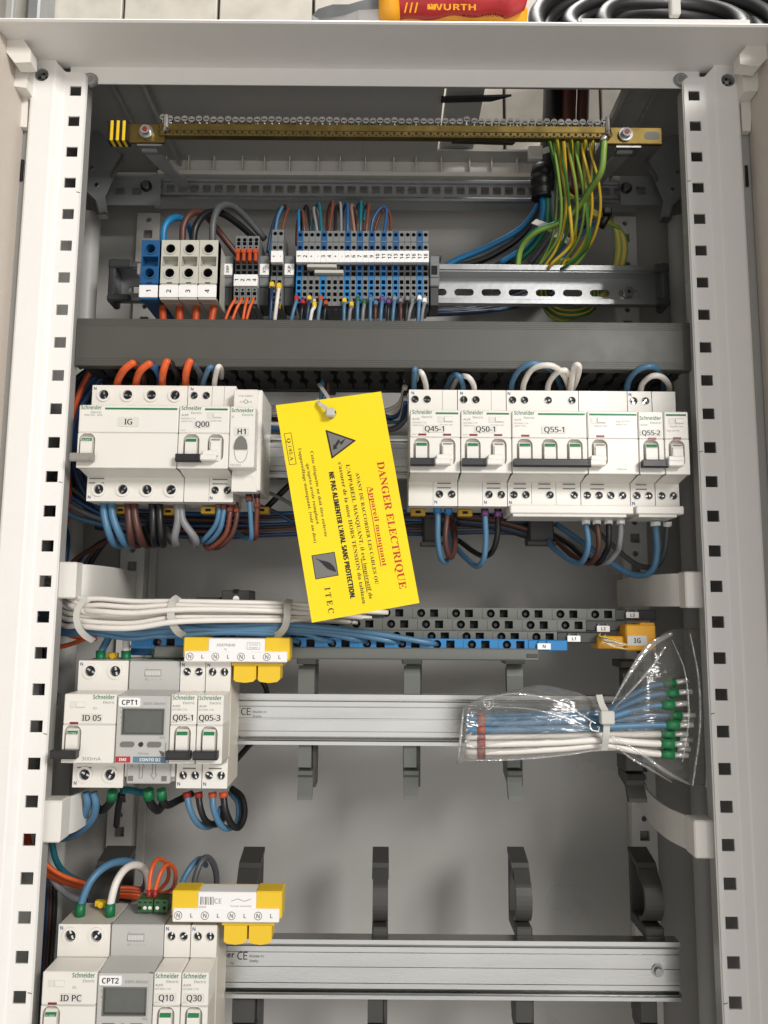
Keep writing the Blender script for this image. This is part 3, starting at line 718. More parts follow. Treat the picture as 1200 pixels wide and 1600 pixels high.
# indicator lamp module H1
t = thing('indicator_module', 'slim white signal lamp module marked H1 with a grey domed lens', 'indicator', (X1+9, 40, 76), RG); zc = 119
mb = MB(); mb.box(X1, X1+18, 0, 22, zc-22, zc+22.4, 'plastic_white', .8); mb.box(X1, X1+20.5, 14, 60, zc-36, zc+38.5, 'plastic_white', .8)
mb.box(X1, X1+17.6, 11, 16, zc+22, zc+38, 'plastic_white', .6); mb.holed(X1+.2, X1+18, zc-37, zc-22, 13, [(X1+5.4, zc-28, circ(2.6, 14)), (X1+13, zc-28, circ(2.6, 14))], 3, 'plastic_white', 'plastic_cream', 'hole')
mb.box(X1, X1+18.2, 13.4, 30, zc-37, zc-22, 'plastic_white'); logo(mb, X1+1.2, zc+18.4, 15.6, -.06, 2.4)
mb.text('iIL', X1+1.4, zc+14, -.06, 'ink_grey', 1.4, align='l'); mb.text('110-230V~', X1+9, zc+33, 10.9, 'ink_grey', 1.4, width=11); mb.text('X1  X2', X1+9, zc+28.6, 10.9, 'ink_grey', 1.2, width=9); mb.ring(X1+9, zc+28.8, 1.2, 1.5, 10.8, 11, 'ink_grey', 14)
mb.text('TB230X', X1+1, zc-20.6, -.06, 'ink_grey', 1.2, width=8, align='l')
arch = [(-4.7, 0), (4.7, 0), (4.5, 3), (3.4, 6.6), (1.6, 8.6), (0, 9), (-1.6, 8.6), (-3.4, 6.6), (-4.5, 3)]
mb.ribbon([(X1+8.6+p[0], zc-9.2-p[1]) for p in arch+arch[:1]], .35, -.12, .02, 'ink_grey', axis='y'); mb.build('case', t)
k = MB(); k.prism([(X1+8.6+p[0], zc-8.4+p[1]) for p in arch], -1.4, .2, 'ink_grey'); k.build('lamp_lens', t)
k = MB(); k.prism([(X1+8.8+p[0], zc+4.2+p[1]) for p in rrect(11, 6, 1)], -.35, -.02, 'plastic_cream'); k.text('H1', X1+8.8, zc+4, -.42, 'ink', 3.8, fat=.02); k.build('marking_label', t)
for d in (5.4, 13): k = MB(); screwhead(k, X1+d, zc-28, 13, 2.6); k.build('terminal_screw', t)
XH1 = X1

# right hand group
X1 = PX(640, 690, 0); Z1 = 117.4
device(X1, Z1, 36, 'circuit_breaker', 'white breaker marked Q45-1 with two screws above and black handle', 'circuit breaker', RG, mark=('Q45-1', 17.5, 8.8, 16, 5.6), prints=prints2(), reds=[(9, 4.5), (26.5, 4.5)], Ns=[(3, True), (20, False)], vents=[(26, 10)], seams=[25], botseams=[18], **Q2)
device(X1+36.2, Z1, 36, 'circuit_breaker', 'white breaker marked Q50-1 beside the one marked Q45-1', 'circuit breaker', RG, mark=('Q50-1', 17.5, 8.8, 16, 5.6), prints=prints2(), reds=[(9, 4.5), (26.5, 4.5)], Ns=[(3, True), (20, False)], vents=[(26, 10)], seams=[25], botseams=[18], **Q2)
XQ = X1+72.4
device(XQ, Z1, 53.4, 'circuit_breaker', 'wide white breaker marked Q55-1 with three green toggles and a long black handle', 'circuit breaker', RG, [4.6, 13.4, 31, 48.6], [4.6, 13.4, 31, 48.6], mark=('Q55-1', 30, 8.8, 18, 5.8),
       prints=[(1.8, 15, 'Acti9', 1.5, 5, 'ink_grey'), (1.8, 12.6, 'iDT40K C16', 1.1, 10, 'ink_grey'), (1.8, 10.6, 'A9P71716', 1.1, 8, 'ink_grey')], reds=[(9.5, 4.2)], Ns=[(2, True), (2, False)], vents=[(9, 9), (27, 9), (45, 9)], botseams=[17.6, 35.4], logo_at=(1.8, 14.4), bars=[(18.8, 52)],
       togs=[(9, 'green'), (26.6, 'green'), (44.4, 'green')], handles=[(.4, 54, 'handle_black')])
device(XQ+53.6, Z1, 36, 'earth_leakage_module', 'wide plain white add-on block with one lever, to the side of the breaker marked Q55-1', 'breaker add-on', RG, (), [4.6, 13.2, 21.8, 30.4], reds=[(9, 4.2)], bars=[(1.6, 35)], button=8,
       prints=[(5, 11.2, 'Regular test', 1.1, 9, 'ink_grey'), (20, 14.4, 'Vigi iDT40', 1.3, 10, 'ink_grey'), (20, 12.2, 'A9N21420', 1.1, 8.6, 'ink_grey'), (20, -20, '300mA', 1.2, 7, 'ink_grey')], togs=[(8.4, 'lever')], levers=[(-.5, 13.4)], vents=[(12, 10)])
XV = XQ+89.8
device(XV, Z1, 18, 'circuit_breaker', 'single width white breaker marked Q55-2 with one green toggle', 'circuit breaker', RG, [4.6, 13.4], [4.6, 13.4], logo_at=(1.2, 15.2, 16.6), mark=('Q55-2', 8.8, 7, 15, 5), prints=[(1.4, 12, 'Acti9', 1.4, 5, 'ink_grey')], reds=[(9.5, 2.2+.6)], togs=[(8.6, 'green')], handles=[(.6, 18, 'handle_black')], Ns=[(2, True), (2, False)], vents=[(8, 8)])
device(XV+18.2, Z1, 17.6, 'earth_leakage_module', 'narrow white add-on block with lever at the outer end of the upper row', 'breaker add-on', RG, (), [4.6, 13.2], bars=[(1.6, 16)], button=9, prints=[(4.4, 11.2, 'Regular test', 1.1, 9, 'ink_grey'), (1.8, 8, 'Vigi iDT40', 1.2, 9, 'ink_grey')], reds=[(9, 3.2)], togs=[(8.4, 'lever')], levers=[(-.5, 13.4)])
# long terminal cover under Q55-1 and Q55-2
for (a, b, c, d, lb) in ((797, 788, 990, 802, 'long white terminal shroud clipped under the wide breaker marked Q55-1'), (994, 790, 1069, 803, 'short white terminal shroud under the breaker marked Q55-2')):
    t = thing('terminal_shroud', lb, 'cover', (PX((a+c)/2, 795, 16), 22, 60), 'white terminal shrouds'); mb = MB()
    xa, xb = PX(a, b, 16), PX(c, b, 16); z1_, z0_ = PZ(a, b, 16), PZ(a, d, 16)
    mb.box(xa, xb, 16, 50, z0_, z1_, 'plastic_white', .8); mb.box(xa+2, xb-5, 17, 46, z0_-2.2, z0_, 'plastic_cream', .4); mb.build('cover_body', t)
# yellow clips under the rail
for i, (px, py, Yc, lb) in enumerate(((327, 798, 40, 'yellow plastic rail clip beneath the breaker marked Q00'), (191, 798, 44, 'yellow plastic rail clip beneath the main switch, nearer its outer side'), (265, 800, 44, 'yellow plastic rail clip beneath the middle of the main switch'),
                      (653, 801, 40, 'yellow plastic clip beneath the breaker marked Q45-1'), (726, 802, 40, 'yellow plastic clip beneath the breaker marked Q50-1'), (906, 806, 30, 'flat yellow tab beneath the long white shroud'), (1024, 807, 30, 'flat yellow tab beneath the short white shroud'), (410, 798, 45, 'yellow plastic clip beneath the lamp module marked H1'))):
    x, _, z = P(px, py, Yc); mb = MB(); flat = Yc == 30
    mb.box(x-5.5, x+5.5, Yc-4, Yc+4, z-(1.2 if flat else 2.6), z+(1.2 if flat else 2.6), 'clip_yellow', .6); 
    if not flat: mb.box(x-2, x+2, Yc-4.3, Yc-3.5, z-1, z+1, 'hole')
    tag(mb.build('rail_clip', None, (x, Yc, z)), lb, 'clip', 'yellow rail clips')

# ------------------------------------------------------------------ middle and bottom rows
def meter(x0, zc, w, mk, label, group, digits=None):
    t = thing('energy_meter', label, 'energy meter', (x0+w/2, 40, zc-42), group); b = 'meter_grey'; mb = MB(); g = .2; a, c = x0+g, x0+w-g
    mb.box(a, c, 26, 60, zc-40, zc+43.5, b, .6); mb.box(a, c, 22, 27, zc+21, zc+43.5, b, .6)
    mb.holed(x0+1.2, x0+w-3, zc-20+.4, zc+21, 1, [(x0+w*.50, zc+4.6, rrect(28, 16.5, .8, 2))], 1.2, b, 'ink_grey', 'lcd')
    mb.box(a, c, 2.4, 23, zc-23, zc+21.6, b, .7); mb.box(a, x0+1.4, 1, 3, zc-23, zc+21.6, b, .3); mb.box(x0+w-3.2, c, 1, 3, zc-23, zc+21.6, b, .3); mb.box(a+.2, c-.2, 1.02, 3, zc+20.9, zc+21.6, b); mb.box(x0+1.2, x0+w-3, 1.02, 1.5, zc-23, zc-19.6, b)
    for zz in (zc+21.4,): mb.prism([(1.4, zz-.2), (22, zz), (22, zz+2.2)], a, c, b, axis='x')
    mb.box(x0+3, x0+w-3, 18, 27, zc-40, zc-22, 'meter_grey', .8); mb.box(x0+.6, x0+w-.6, 21, 27, zc-36, zc-26, 'plastic_cream', .5)
    for d, ch in ((13, 1), (22, -1)):
        m_ = 'ink_grey'; s_ = ch; zq = zc-31
        pts = [(d-1.1, -5*s_), (d+1.1, -5*s_), (d+1.1, 2.4*s_), (d+2.2, 2.4*s_), (d, 6*s_), (d-2.2, 2.4*s_), (d-1.1, 2.4*s_), (d-1.1, -5*s_)]
        mb.ribbon([(x0+p[0]+0, zq+p[1]) for p in pts], .35, 17.8, 18.05, m_, axis='y')
    mb.text('N', x0+6.4, zc-28, 17.9, 'ink_grey', 1.8)
    for d in (6, w-7): mb.box(x0+d-1.8, x0+d+1.8, 17.7, 18.1, zc-38, zc-34.6, 'ink_grey')
    # small terminal picture on the upper face
    for i in range(5): mb.box(x0+12+i*2.1, x0+13.6+i*2.1, 21.8, 22.05, zc+33.6, zc+36.6, 'label_grey')
    mb.ribbon([(x0+11.5, zc+33), (x0+22.8, zc+33), (x0+22.8, zc+37.4), (x0+11.5, zc+37.4), (x0+11.5, zc+33)], .3, 21.8, 22.05, 'ink_grey', axis='y')
    mb.text('+', x0+12.6, zc+38.6, 21.9, 'ink', 1.2); mb.text('ЛL   —·—  +', x0+17.5, zc+30.6, 21.9, 'ink_grey', 1.2, width=12)
    mb.text('kWh-Meter', x0+33, zc+15.6, .95, 'ink_grey', 1.9, width=15, align='r'); mb.text('Set', x0+33, zc-6.6, .95, 'ink_grey', 1.6, align='r'); mb.text('1Wh/imp', x0+19, zc-16.4, .95, 'ink_grey', 1.3, width=7.4)
    for i, s_ in enumerate('△⊡↓~'): mb.text(s_, x0+3.1, zc+14.2-i*3.4, .95, 'ink_grey', 1.6)
    mb.ribbon([(x0+30, zc-15.2), (x0+32.6, zc-16.4), (x0+34, zc-14.6), (x0+34.2, zc-9)], .35, .85, 1, 'ink_grey', axis='y'); mb.prism([(x0+29.6, zc-14.2), (x0+32.6, zc-15), (x0+33.4, zc-18), (x0+31.4, zc-18)], .85, 1.0, 'ink_grey')
    mb.build('case', t)
    k = MB(); k.ribbon([(x0+4.1, zc-3.8), (x0+32.2, zc-3.8), (x0+32.2, zc+13), (x0+4.1, zc+13), (x0+4.1, zc-3.8)], .7, .3, 1.1, 'ink_grey', axis='y'); 
    k.build('display_frame', t)
    for d in (8.2, 26.4): k = MB(); k.prism([(x0+d+p[0], zc-10.4+p[1]) for p in rrect(9.4, 3.4, 1.4)], .2, 1.1, 'ink_grey'); k.build('push_button', t)
    k = MB(); k.cyl((x0+17.4, 0, zc-10.4), 1.6, .3, 1.1, 'steel_dark', n=16); k.build('led_window', t)
    k = MB(); k.box(x0+.6, x0+10.6, .7, 1.2, zc-22.4, zc-18.4, 'red', .2); k.text('IME', x0+5.6, zc-20.4, .6, 'label_white', 1.9, fat=.02); k.box(x0+12.4, x0+34.8, .7, 1.2, zc-22.4, zc-18.4, 'slate_blue', .2); k.text('CONTO D2', x0+24, zc-20.4, .6, 'label_white', 1.9, width=14, fat=.01); k.build('name_strip', t)
    k = MB(); k.prism([(x0+8.4+p[0], zc+17.4+p[1]) for p in rrect(14.6, 6, 1)], .4, .95, 'label_white'); k.text(mk, x0+8.4, zc+17.3, .3, 'ink', 3.3, fat=.015); k.build('marking_label', t)
    return t
def pluggable(px0, px1, py, Yc, label, n1=3, n2=2):
    x0, x1 = PX(px0, py, Yc), PX(px1, py, Yc); z = PZ(px0, py, Yc); t = thing('terminal_plug', label, 'connector', ((x0+x1)/2, Yc+6, z-9), 'green plug-in connectors')
    gap = (x1-x0)*.52
    for a, b, n in ((x0, x0+gap-.4, n1), (x0+gap+.4, x1, n2)):
        k = MB(); k.box(a, b, Yc, Yc+12, z-9, z, 'pcb_green', .4)
        for i in range(n):
            c = a+(b-a)*(i+.5)/n; k.cyl((c, 0, z-5.8), 1.3, Yc-.25, Yc+.2, 'steel' if (i+n) % 3 else 'hole', n=12); k.box(c-1, c+1, Yc-.1, Yc+.1, z-2.6, z-1.6, 'hole')
        k.build('housing', t)
def comb(px0, px1, pyt, pyb, Yc, label, middle, tabs):
    x0, x1 = PX(px0, pyt, Yc), PX(px1, pyt, Yc); z1_, z0_ = PZ(px0, pyt, Yc), PZ(px0, pyb, Yc); w = x1-x0; h = z1_-z0_
    t = thing('distribution_comb', label, 'busbar connector', ((x0+x1)/2, Yc+8, z0_), 'yellow and white busbar connectors')
    mb = MB(); mb.box(x0, x0+w*.24, Yc, Yc+16, z0_+h*.18, z1_+.6, 'yellow', .7); mb.box(x0+w*.76, x1, Yc, Yc+16, z0_+h*.12, z1_+.6, 'yellow', .7); mb.box(x0+.5, x1-.4, Yc+4, Yc+17, z0_+1, z1_-.4, 'yellow', .5); mb.build('housing', t)
    mb = MB(); mb.box(x0+w*.235, x0+w*.765, Yc-.4, Yc+15, z0_+h*.30, z1_, 'label_white', .6); mb.box(x0+1, x1-1.6, Yc-1.2, Yc+8, z0_, z0_+h*.46, 'label_white', .7)
    for i, ch in enumerate('NLNLNLNL'):
        cx = x0+5+i*(w-10)/7.2; zc_ = z0_+h*.23; mb.text(ch, cx, zc_, Yc-1.3, 'ink_grey', 2.6, fat=.01)
        if ch == 'N': mb.ring(cx, zc_, 2.3, 2.7, Yc-1.35, Yc-1.15, 'ink_grey', 18)
    if middle == 'code':
        mb.text('A9XPN848', x0+w*.40, z1_-h*.28, Yc-.5, 'ink_grey', 1.9, width=13); mb.text('NL', x0+w*.40, z1_-h*.46, Yc-.5, 'ink_grey', 1.2)
        mb.ribbon([(x0+w*.6, z1_-h*.45), (x0+w*.72, z1_-h*.45), (x0+w*.72, z1_-h*.18), (x0+w*.6, z1_-h*.18), (x0+w*.6, z1_-h*.45)], .25, Yc-.55, Yc-.4, 'ink_grey', axis='y')
        mb.text('a mini', x0+w*.66, z1_-h*.26, Yc-.5, 'ink_grey', 1, width=6); mb.text('images?', x0+w*.66, z1_-h*.38, Yc-.5, 'ink_grey', 1, width=6)
    else:
        for i in range(9): mb.box(x0+w*.26+i*1.1, x0+w*.26+i*1.1+(.35 if i % 3 else .7), Yc-.55, Yc-.38, z1_-h*.42, z1_-h*.16, 'ink_grey')
        mb.text('CE', x0+w*.42, z1_-h*.30, Yc-.5, 'ink_grey', 3.0); mb.text('40898', x0+w*.28, z1_-h*.5, Yc-.5, 'ink_grey', 1.1, width=5)
        mb.ribbon([(x0+w*.54, z1_-h*.3), (x0+w*.6, z1_-h*.22), (x0+w*.66, z1_-h*.3), (x0+w*.72, z1_-h*.22)], .3, Yc-.55, Yc-.4, 'ink_grey', axis='y'); mb.text('Europe assembly', x0+w*.63, z1_-h*.46, Yc-.5, 'ink_grey', 1, width=14)
    mb.build('label_plate', t)
    a, b, c, d = tabs; xa, xb = PX(a, c, Yc+10), PX(b, c, Yc+10); za, zb = PZ(a, c, Yc+10), PZ(a, d, Yc+10); half = (xb-xa)/2
    for i in (0, 1):
        k = MB(); p0 = xa+i*half+.6; p1 = p0+half-1.4
        k.prism([(p0, za), (p1, za), (p1, zb+3), (p1-2, zb+.8), ((p0+p1)/2, zb), (p0+1.5, zb+.8), (p0, zb+2.2)], Yc+6, Yc+20, 'yellow'); k.build('tab', t)
    k = MB(); k.box(xa-1, xb+1, Yc+5, Yc+20, za-.6, za+1.6, 'yellow', .4); k.build('tab_bridge', t)
def bottom_row(x0, zc, mk, bgroup, q1, q2, i):
    fl = ('middle', 'bottom')[i]
    device(x0, zc, 35.6, 'residual_current_switch', f'white two pole switch marked {mk[0]} with a black handle, at the {fl} row', 'residual current switch', bgroup, [8.6, 26.4], [8.6, 26.4], 3.8, True, (19.6, 14.6), mark=(mk[0], 19.5, 7, 14.5, 5.6),
           reds=[(7.6, 2.4+1)], togs=[(7.2, 'off')], handles=[(-4.8, 12.6, 'handle_black')], prints=[(20, 12.6, 'ID', 1.3, 2.4, 'ink_grey'), (14, -21, '300mA', 2.2, 13, 'ink_grey')], Ns=[(2.2, True), (2.2, False)], button=9.6, vents=[(8, 10)], side='plastic_side')
    x = x0+35.9; meter(x, zc, 36.2, mk[1], f'grey energy meter marked {mk[1]} with a small grey display', bgroup)
    x += 36.5
    for j, qq in enumerate((q1, q2)):
        hd = [(-.4, 16, 'handle_black')] if not (i == 1 and j == 0) else []
        device(x, zc, 17.9, 'circuit_breaker', f'slim white breaker marked {qq} beside the energy meter' if j == 0 else f'slim white end breaker marked {qq}, beside the bare rail', 'circuit breaker', bgroup, [4.8, 13.2], [4.8, 13.2],
               logo_at=(1.3, 15), mark=(qq, 8.8, 7.6, 13.6, 5.6), prints=[(1.3, 14.4, 'Acti9', 1.5, 5, 'ink'), (1.3, 12.2, 'iDT40K C10', 1.2, 10, 'ink_grey'), (1, 4.0, 'STATUS', .8, 3.6, 'ink_grey')],
               togs=[(8.8, 'green')], handles=hd, Ns=[(2, True), (2, False)], vents=[(9, 9)], side='plastic_side')
        x += 18.1
    return x
G2, G3 = 'devices of the middle row', 'devices of the bottom row'
bottom_row(PX(97.5, 1138, 0), -82.4, ('ID 05', 'CPT1'), G2, 'Q05-1', 'Q05-3', 0)
bottom_row(PX(63, 1577, 0), -259.4, ('ID PC', 'CPT2'), G3, 'Q10', 'Q30', 1)
pluggable(237, 283, 1012, 40, 'dark green plug-in connector standing on the meter marked CPT1')
pluggable(215, 263, 1405, 36, 'dark green plug-in connector standing on the meter marked CPT2')
comb(287, 453, 997, 1034, 14, 'yellow and white busbar connector plugged on top of breakers Q05-1 and Q05-3', 'code', (366, 441, 1038, 1066))
comb(269, 441, 1393, 1440, 14, 'yellow and white busbar connector plugged on top of breakers Q10 and Q30', 'ce', (351, 428, 1440, 1472))

# ================================================================== terminals on the upper rail
def big_terminal(px0, px1, num, m, mark_px, label):
    Yf = 45; x0, x1 = PX(px0, 410, Yf), PX(px1, 410, Yf); zt, zb = PZ(px0, 375, Yf), PZ(px0, 468, Yf); w = x1-x0; cx = (x0+x1)/2; h = zt-zb
    t = thing('feed_through_terminal', label, 'terminal block', (cx, 70, zb), 'large supply terminals'); mb = MB(); f = lambda py: zt-(py-375)/93*h
    mb.box(x0+.15, x1-.15, Yf+10, 97, zb+1, zt-.4, m, .6)
    mb.holed(x0+.15, x1-.15, f(399), zt, Yf, [(cx, f(389), circ(3.7, 20))], 9, m, 'hole' if m != 'terminal_blue' else m, 'hole')
    mb.holed(x0+.15, x1-.15, f(418), f(399), Yf, [(cx, f(408.5), rrect(w-2.6, 8.2, .4, 2))], 9, m, m, m)
    mb.cyl((cx+1, 0, f(417)), 3, Yf+7, Yf+8.8, 'hole', n=16)
    mb.holed(x0+.15, x1-.15, f(443), f(418), Yf, [(cx, f(427), circ(3.7, 20))], 9, m, 'hole' if m != 'terminal_blue' else m, 'hole')
    for py in (389, 427): mb.ring(cx, f(py), 3.7, 4.7, Yf-.8, Yf+.1, m)
    for a, b in ((f(399)-.3, f(399)), (f(443), zt)): mb.box(x0+.15, x0+.6, Yf+.01, Yf+10.4, zb+1, zt, m); mb.box(x1-.6, x1-.15, Yf+.01, Yf+10.4, zb+1, zt, m)
    mb.box(x0+.15, x1-.15, Yf+.01, Yf+10.4, zt-.5, zt-.01, m); mb.box(x0+.15, x1-.15, Yf, Yf+7, zb, f(443), m, .5); mb.box(cx-2, cx+2, Yf-.15, Yf+.1, f(442)-.4, f(442)+.4, 'hole')
    mb.build('housing', t); k = MB(); k.box(x0-.1, x1-.3, Yf-.9, Yf+.2, f(465), f(446), 'label_white', .25); k.text(num, cx, f(455.5), Yf-1, 'ink', 3.6, rot=math.pi/2, fat=.02); k.build('number_plate', t)
big_terminal(220, 249.4, '1', 'terminal_blue', 0, 'large blue supply terminal with white plate number 1')
for i in range(3): big_terminal(251.2+i*29.8, 281+i*29.8, str(i+2), 'terminal_pale', 0, f'large pale supply terminal with white plate number {i+2}')
def small_terminal(px0, pitch, m, num, label, group, top=358, bot=474, kind='std', Yf=62):
    x0, x1 = PX(px0, 415, Yf), PX(px0+pitch, 415, Yf); x0 += .12; x1 -= .12; cx = (x0+x1)/2; w = x1-x0
    f = lambda py: PZ(px0, py, Yf)
    t = thing('clamp_terminal', label, 'terminal block', (cx, 80, f(bot)), group); mb = MB(); r = w*.36; md = 'terminal_dark' if m != 'terminal_blue' else 'terminal_blue'
    m2 = m if m != 'terminal_blue' else 'bar_blue'
    mb.box(x0, x1, Yf+10, 97, f(bot), f(top)+.0, m, .3)
    for q in (x0, x1-.35): mb.box(q, q+.35, Yf+4.2, Yf+10.2, f(bot), f(top), m)
    if kind == 'std':
        mb.holed(x0, x1, f(391), f(top), Yf+3, [(cx, f(top+6), circ(r, 12)), (cx, f(384), circ(r, 12))], 4, m, md, 'hole', vertical=True)
        mb.box(x0, x1, Yf+2.4, Yf+6, f(375.8), f(374.2), 'terminal_grey', .2)
        mb.holed(x0, x1, f(431), f(410), Yf+4, [(cx, f(415.5), rrect(w*.74, 4, .3, 2)), (cx, f(425), rrect(w*.74, 3.6, .3, 2))], 5, md, md, 'hole' if m != 'terminal_blue' else md, vertical=True)
        mb.holed(x0, x1, f(bot), f(431), Yf+1, [(cx, f(440), rrect(w*.64, 3.4, .3, 2)), (cx, f(449), circ(r, 12)), (cx, f(459), rrect(w*.64, 3.2, .3, 2)), (cx, f(468), circ(r*.9, 12))], 5, m2 if m == 'terminal_blue' else 'terminal_grey', md, 'hole', vertical=True)
        mb.box(x0, x1, Yf+.6, Yf+6, f(432), f(430.6), m2, .2); mark = (392, 410)
    else:
        mb.holed(x0, x1, f(388), f(top), Yf+3, [(cx, f(top+6), circ(r, 12)), (cx, f(top+12), rrect(w*.64, 3, .3, 2)), (cx, f(top+18), circ(w*.2, 10))], 4, m, md, 'hole', vertical=True)
        mb.holed(x0, x1, f(428), f(409), Yf+4, [(cx, f(414), rrect(w*.74, 3.6, .3, 2)), (cx, f(423), rrect(w*.74, 3.4, .3, 2))], 5, md, md, 'hole', vertical=True)
        mb.holed(x0, x1, f(bot), f(447), Yf+1, [(cx, f(452), circ(w*.2, 10)), (cx, f(458), rrect(w*.64, 3, .3, 2)), (cx, f(466), circ(r, 12))], 5, m, md, 'hole', vertical=True); mark = (429, 447)
    mb.build('housing', t)
    k = MB(); k.box(x0-.1, x1+.1, Yf-.6, Yf+5, f(mark[1]), f(mark[0]), 'label_white', .2); k.text(num, cx, (f(mark[0])+f(mark[1]))/2, Yf-.7, 'ink', 3.0, rot=math.pi/2, fat=.012); k.build('number_plate', t)
    if kind == 'lever':
        k = MB(); k.box(x0+.3, x1-.3, Yf-.5, Yf+5, f(395), f(388), 'orange_dark', .3); k.box(cx-w*.22, cx+w*.3, Yf, Yf+5, f(407), f(394), 'orange_dark', .3); k.build('lever', t)
    return t
seq = ['1', '2', '+', '-', '3', '4', '+', '-']+[str(i) for i in range(5, 19)]; blue = {0, 4, 8, 10, 12, 14, 16, 20}; seen = {}
for i, s_ in enumerate(seq):
    m = 'terminal_blue' if i in blue else 'terminal_grey'; c = 'blue' if i in blue else 'grey'
    nm = {'+': 'a plus sign', '-': 'a minus sign'}.get(s_, 'number '+s_); ex = ''
    if s_ in '+-': ex = ' after number 2' if i < 5 else ' after number 4'
    small_terminal(462.6+i*9.43, 9.43, m, s_, f'narrow {c} clamp terminal with {nm}{ex} in the long numbered block', 'numbered clamp terminals', bot=477 if 3 < i < 8 else 473)
for i in range(4): small_terminal(366+i*9.3, 9.3, 'terminal_grey', str(i+1), f'grey terminal with orange lever and plate {i+1} beside the XMP tag', 'lever clamp terminals', top=366, kind='lever')
for i in range(2): small_terminal(423+i*9.3, 9.3, 'terminal_grey', '+-'[i], f'grey terminal marked {"plus" if i == 0 else "minus"} between the XTL and XP tags', 'signal clamp terminals', top=356, kind='std')
for a, b, s_, lb in ((347, 365, 'XMP', 'grey end clamp with white XMP tag'), (404.5, 422, 'XTL', 'grey end clamp with white XTL tag'), (443, 461, 'XP', 'grey end clamp with white XP tag'), (671, 687, None, 'plain grey end clamp closing the numbered terminal block')):
    Yc = 72; x0, x1 = PX(a, 420, Yc), PX(b, 420, Yc); f = lambda py: PZ(a, py, Yc); t = thing('end_clamp', lb, 'end clamp', ((x0+x1)/2, 85, f(472)), 'grey end clamps'); mb = MB()
    mb.box(x0+.2, x1-.2, Yc, 97, f(447), f(399), 'terminal_grey', .8); mb.box(x0+.8, x1-.8, Yc+2, 97, f(476), f(447), 'terminal_dark', .5); mb.box(x0+.5, x1-.5, Yc-1, Yc+6, f(434), f(411), 'terminal_grey', .5)
    if not s_: mb.box(x0+1.5, x1-2, Yc-1.3, Yc-.8, f(430), f(416), 'hole'); mb.box(x0+1, x1+2, Yc+2, Yc+12, f(401), f(396.5), 'terminal_dark', .5)
    mb.build('housing', t)
    if s_: k = MB(); k.box(x0+1, x1-.6, Yc-2, Yc-1, f(431), f(413.5), 'label_white', .25); k.text(s_, (x0+x1)/2+.2, f(422.3), Yc-2.1, 'ink', 2.4, width=6.4, rot=math.pi/2, fat=.012); k.build('tag_plate', t)
for (a, b, c, d, lb) in ((479.5, 411.5, 526, 418.5, 'upper of two pale jumper bars set across the numbered terminals'), (491, 420.5, 536.5, 427.5, 'lower of two pale jumper bars set across the numbered terminals')):
    x0, x1 = PX(a, b, 60), PX(c, b, 60); z1_, z0_ = PZ(a, b, 60), PZ(a, d, 60); mb = MB(); mb.box(x0, x1, 60, 66, z0_, z1_, 'tie_white', .4); mb.box(x0+1.6, x1-1.6, 59.8, 60.2, z0_+1.1, z1_-1.1, 'terminal_pale', .1)
    mb.ribbon([(x0+.3, z0_+.3), (x1-.3, z0_+.3), (x1-.3, z1_-.3), (x0+.3, z1_-.3), (x0+.3, z0_+.3)], .4, 59.75, 60.1, 'ink', axis='y'); tag(mb.build('jumper_bar', None, (x0, 60, z0_)), lb, 'jumper bar', 'pale jumper bars')
t = thing('end_stop', 'small white plastic stop beside the large blue terminal', 'end stop', (PX(219, 440, 70), 70, PZ(219, 450, 70))); mb = MB(); mb.box(PX(214, 420, 62), PX(220, 420, 62), 62, 90, PZ(219, 428, 62), PZ(219, 411, 62), 'label_white', .5); mb.build('body', t)

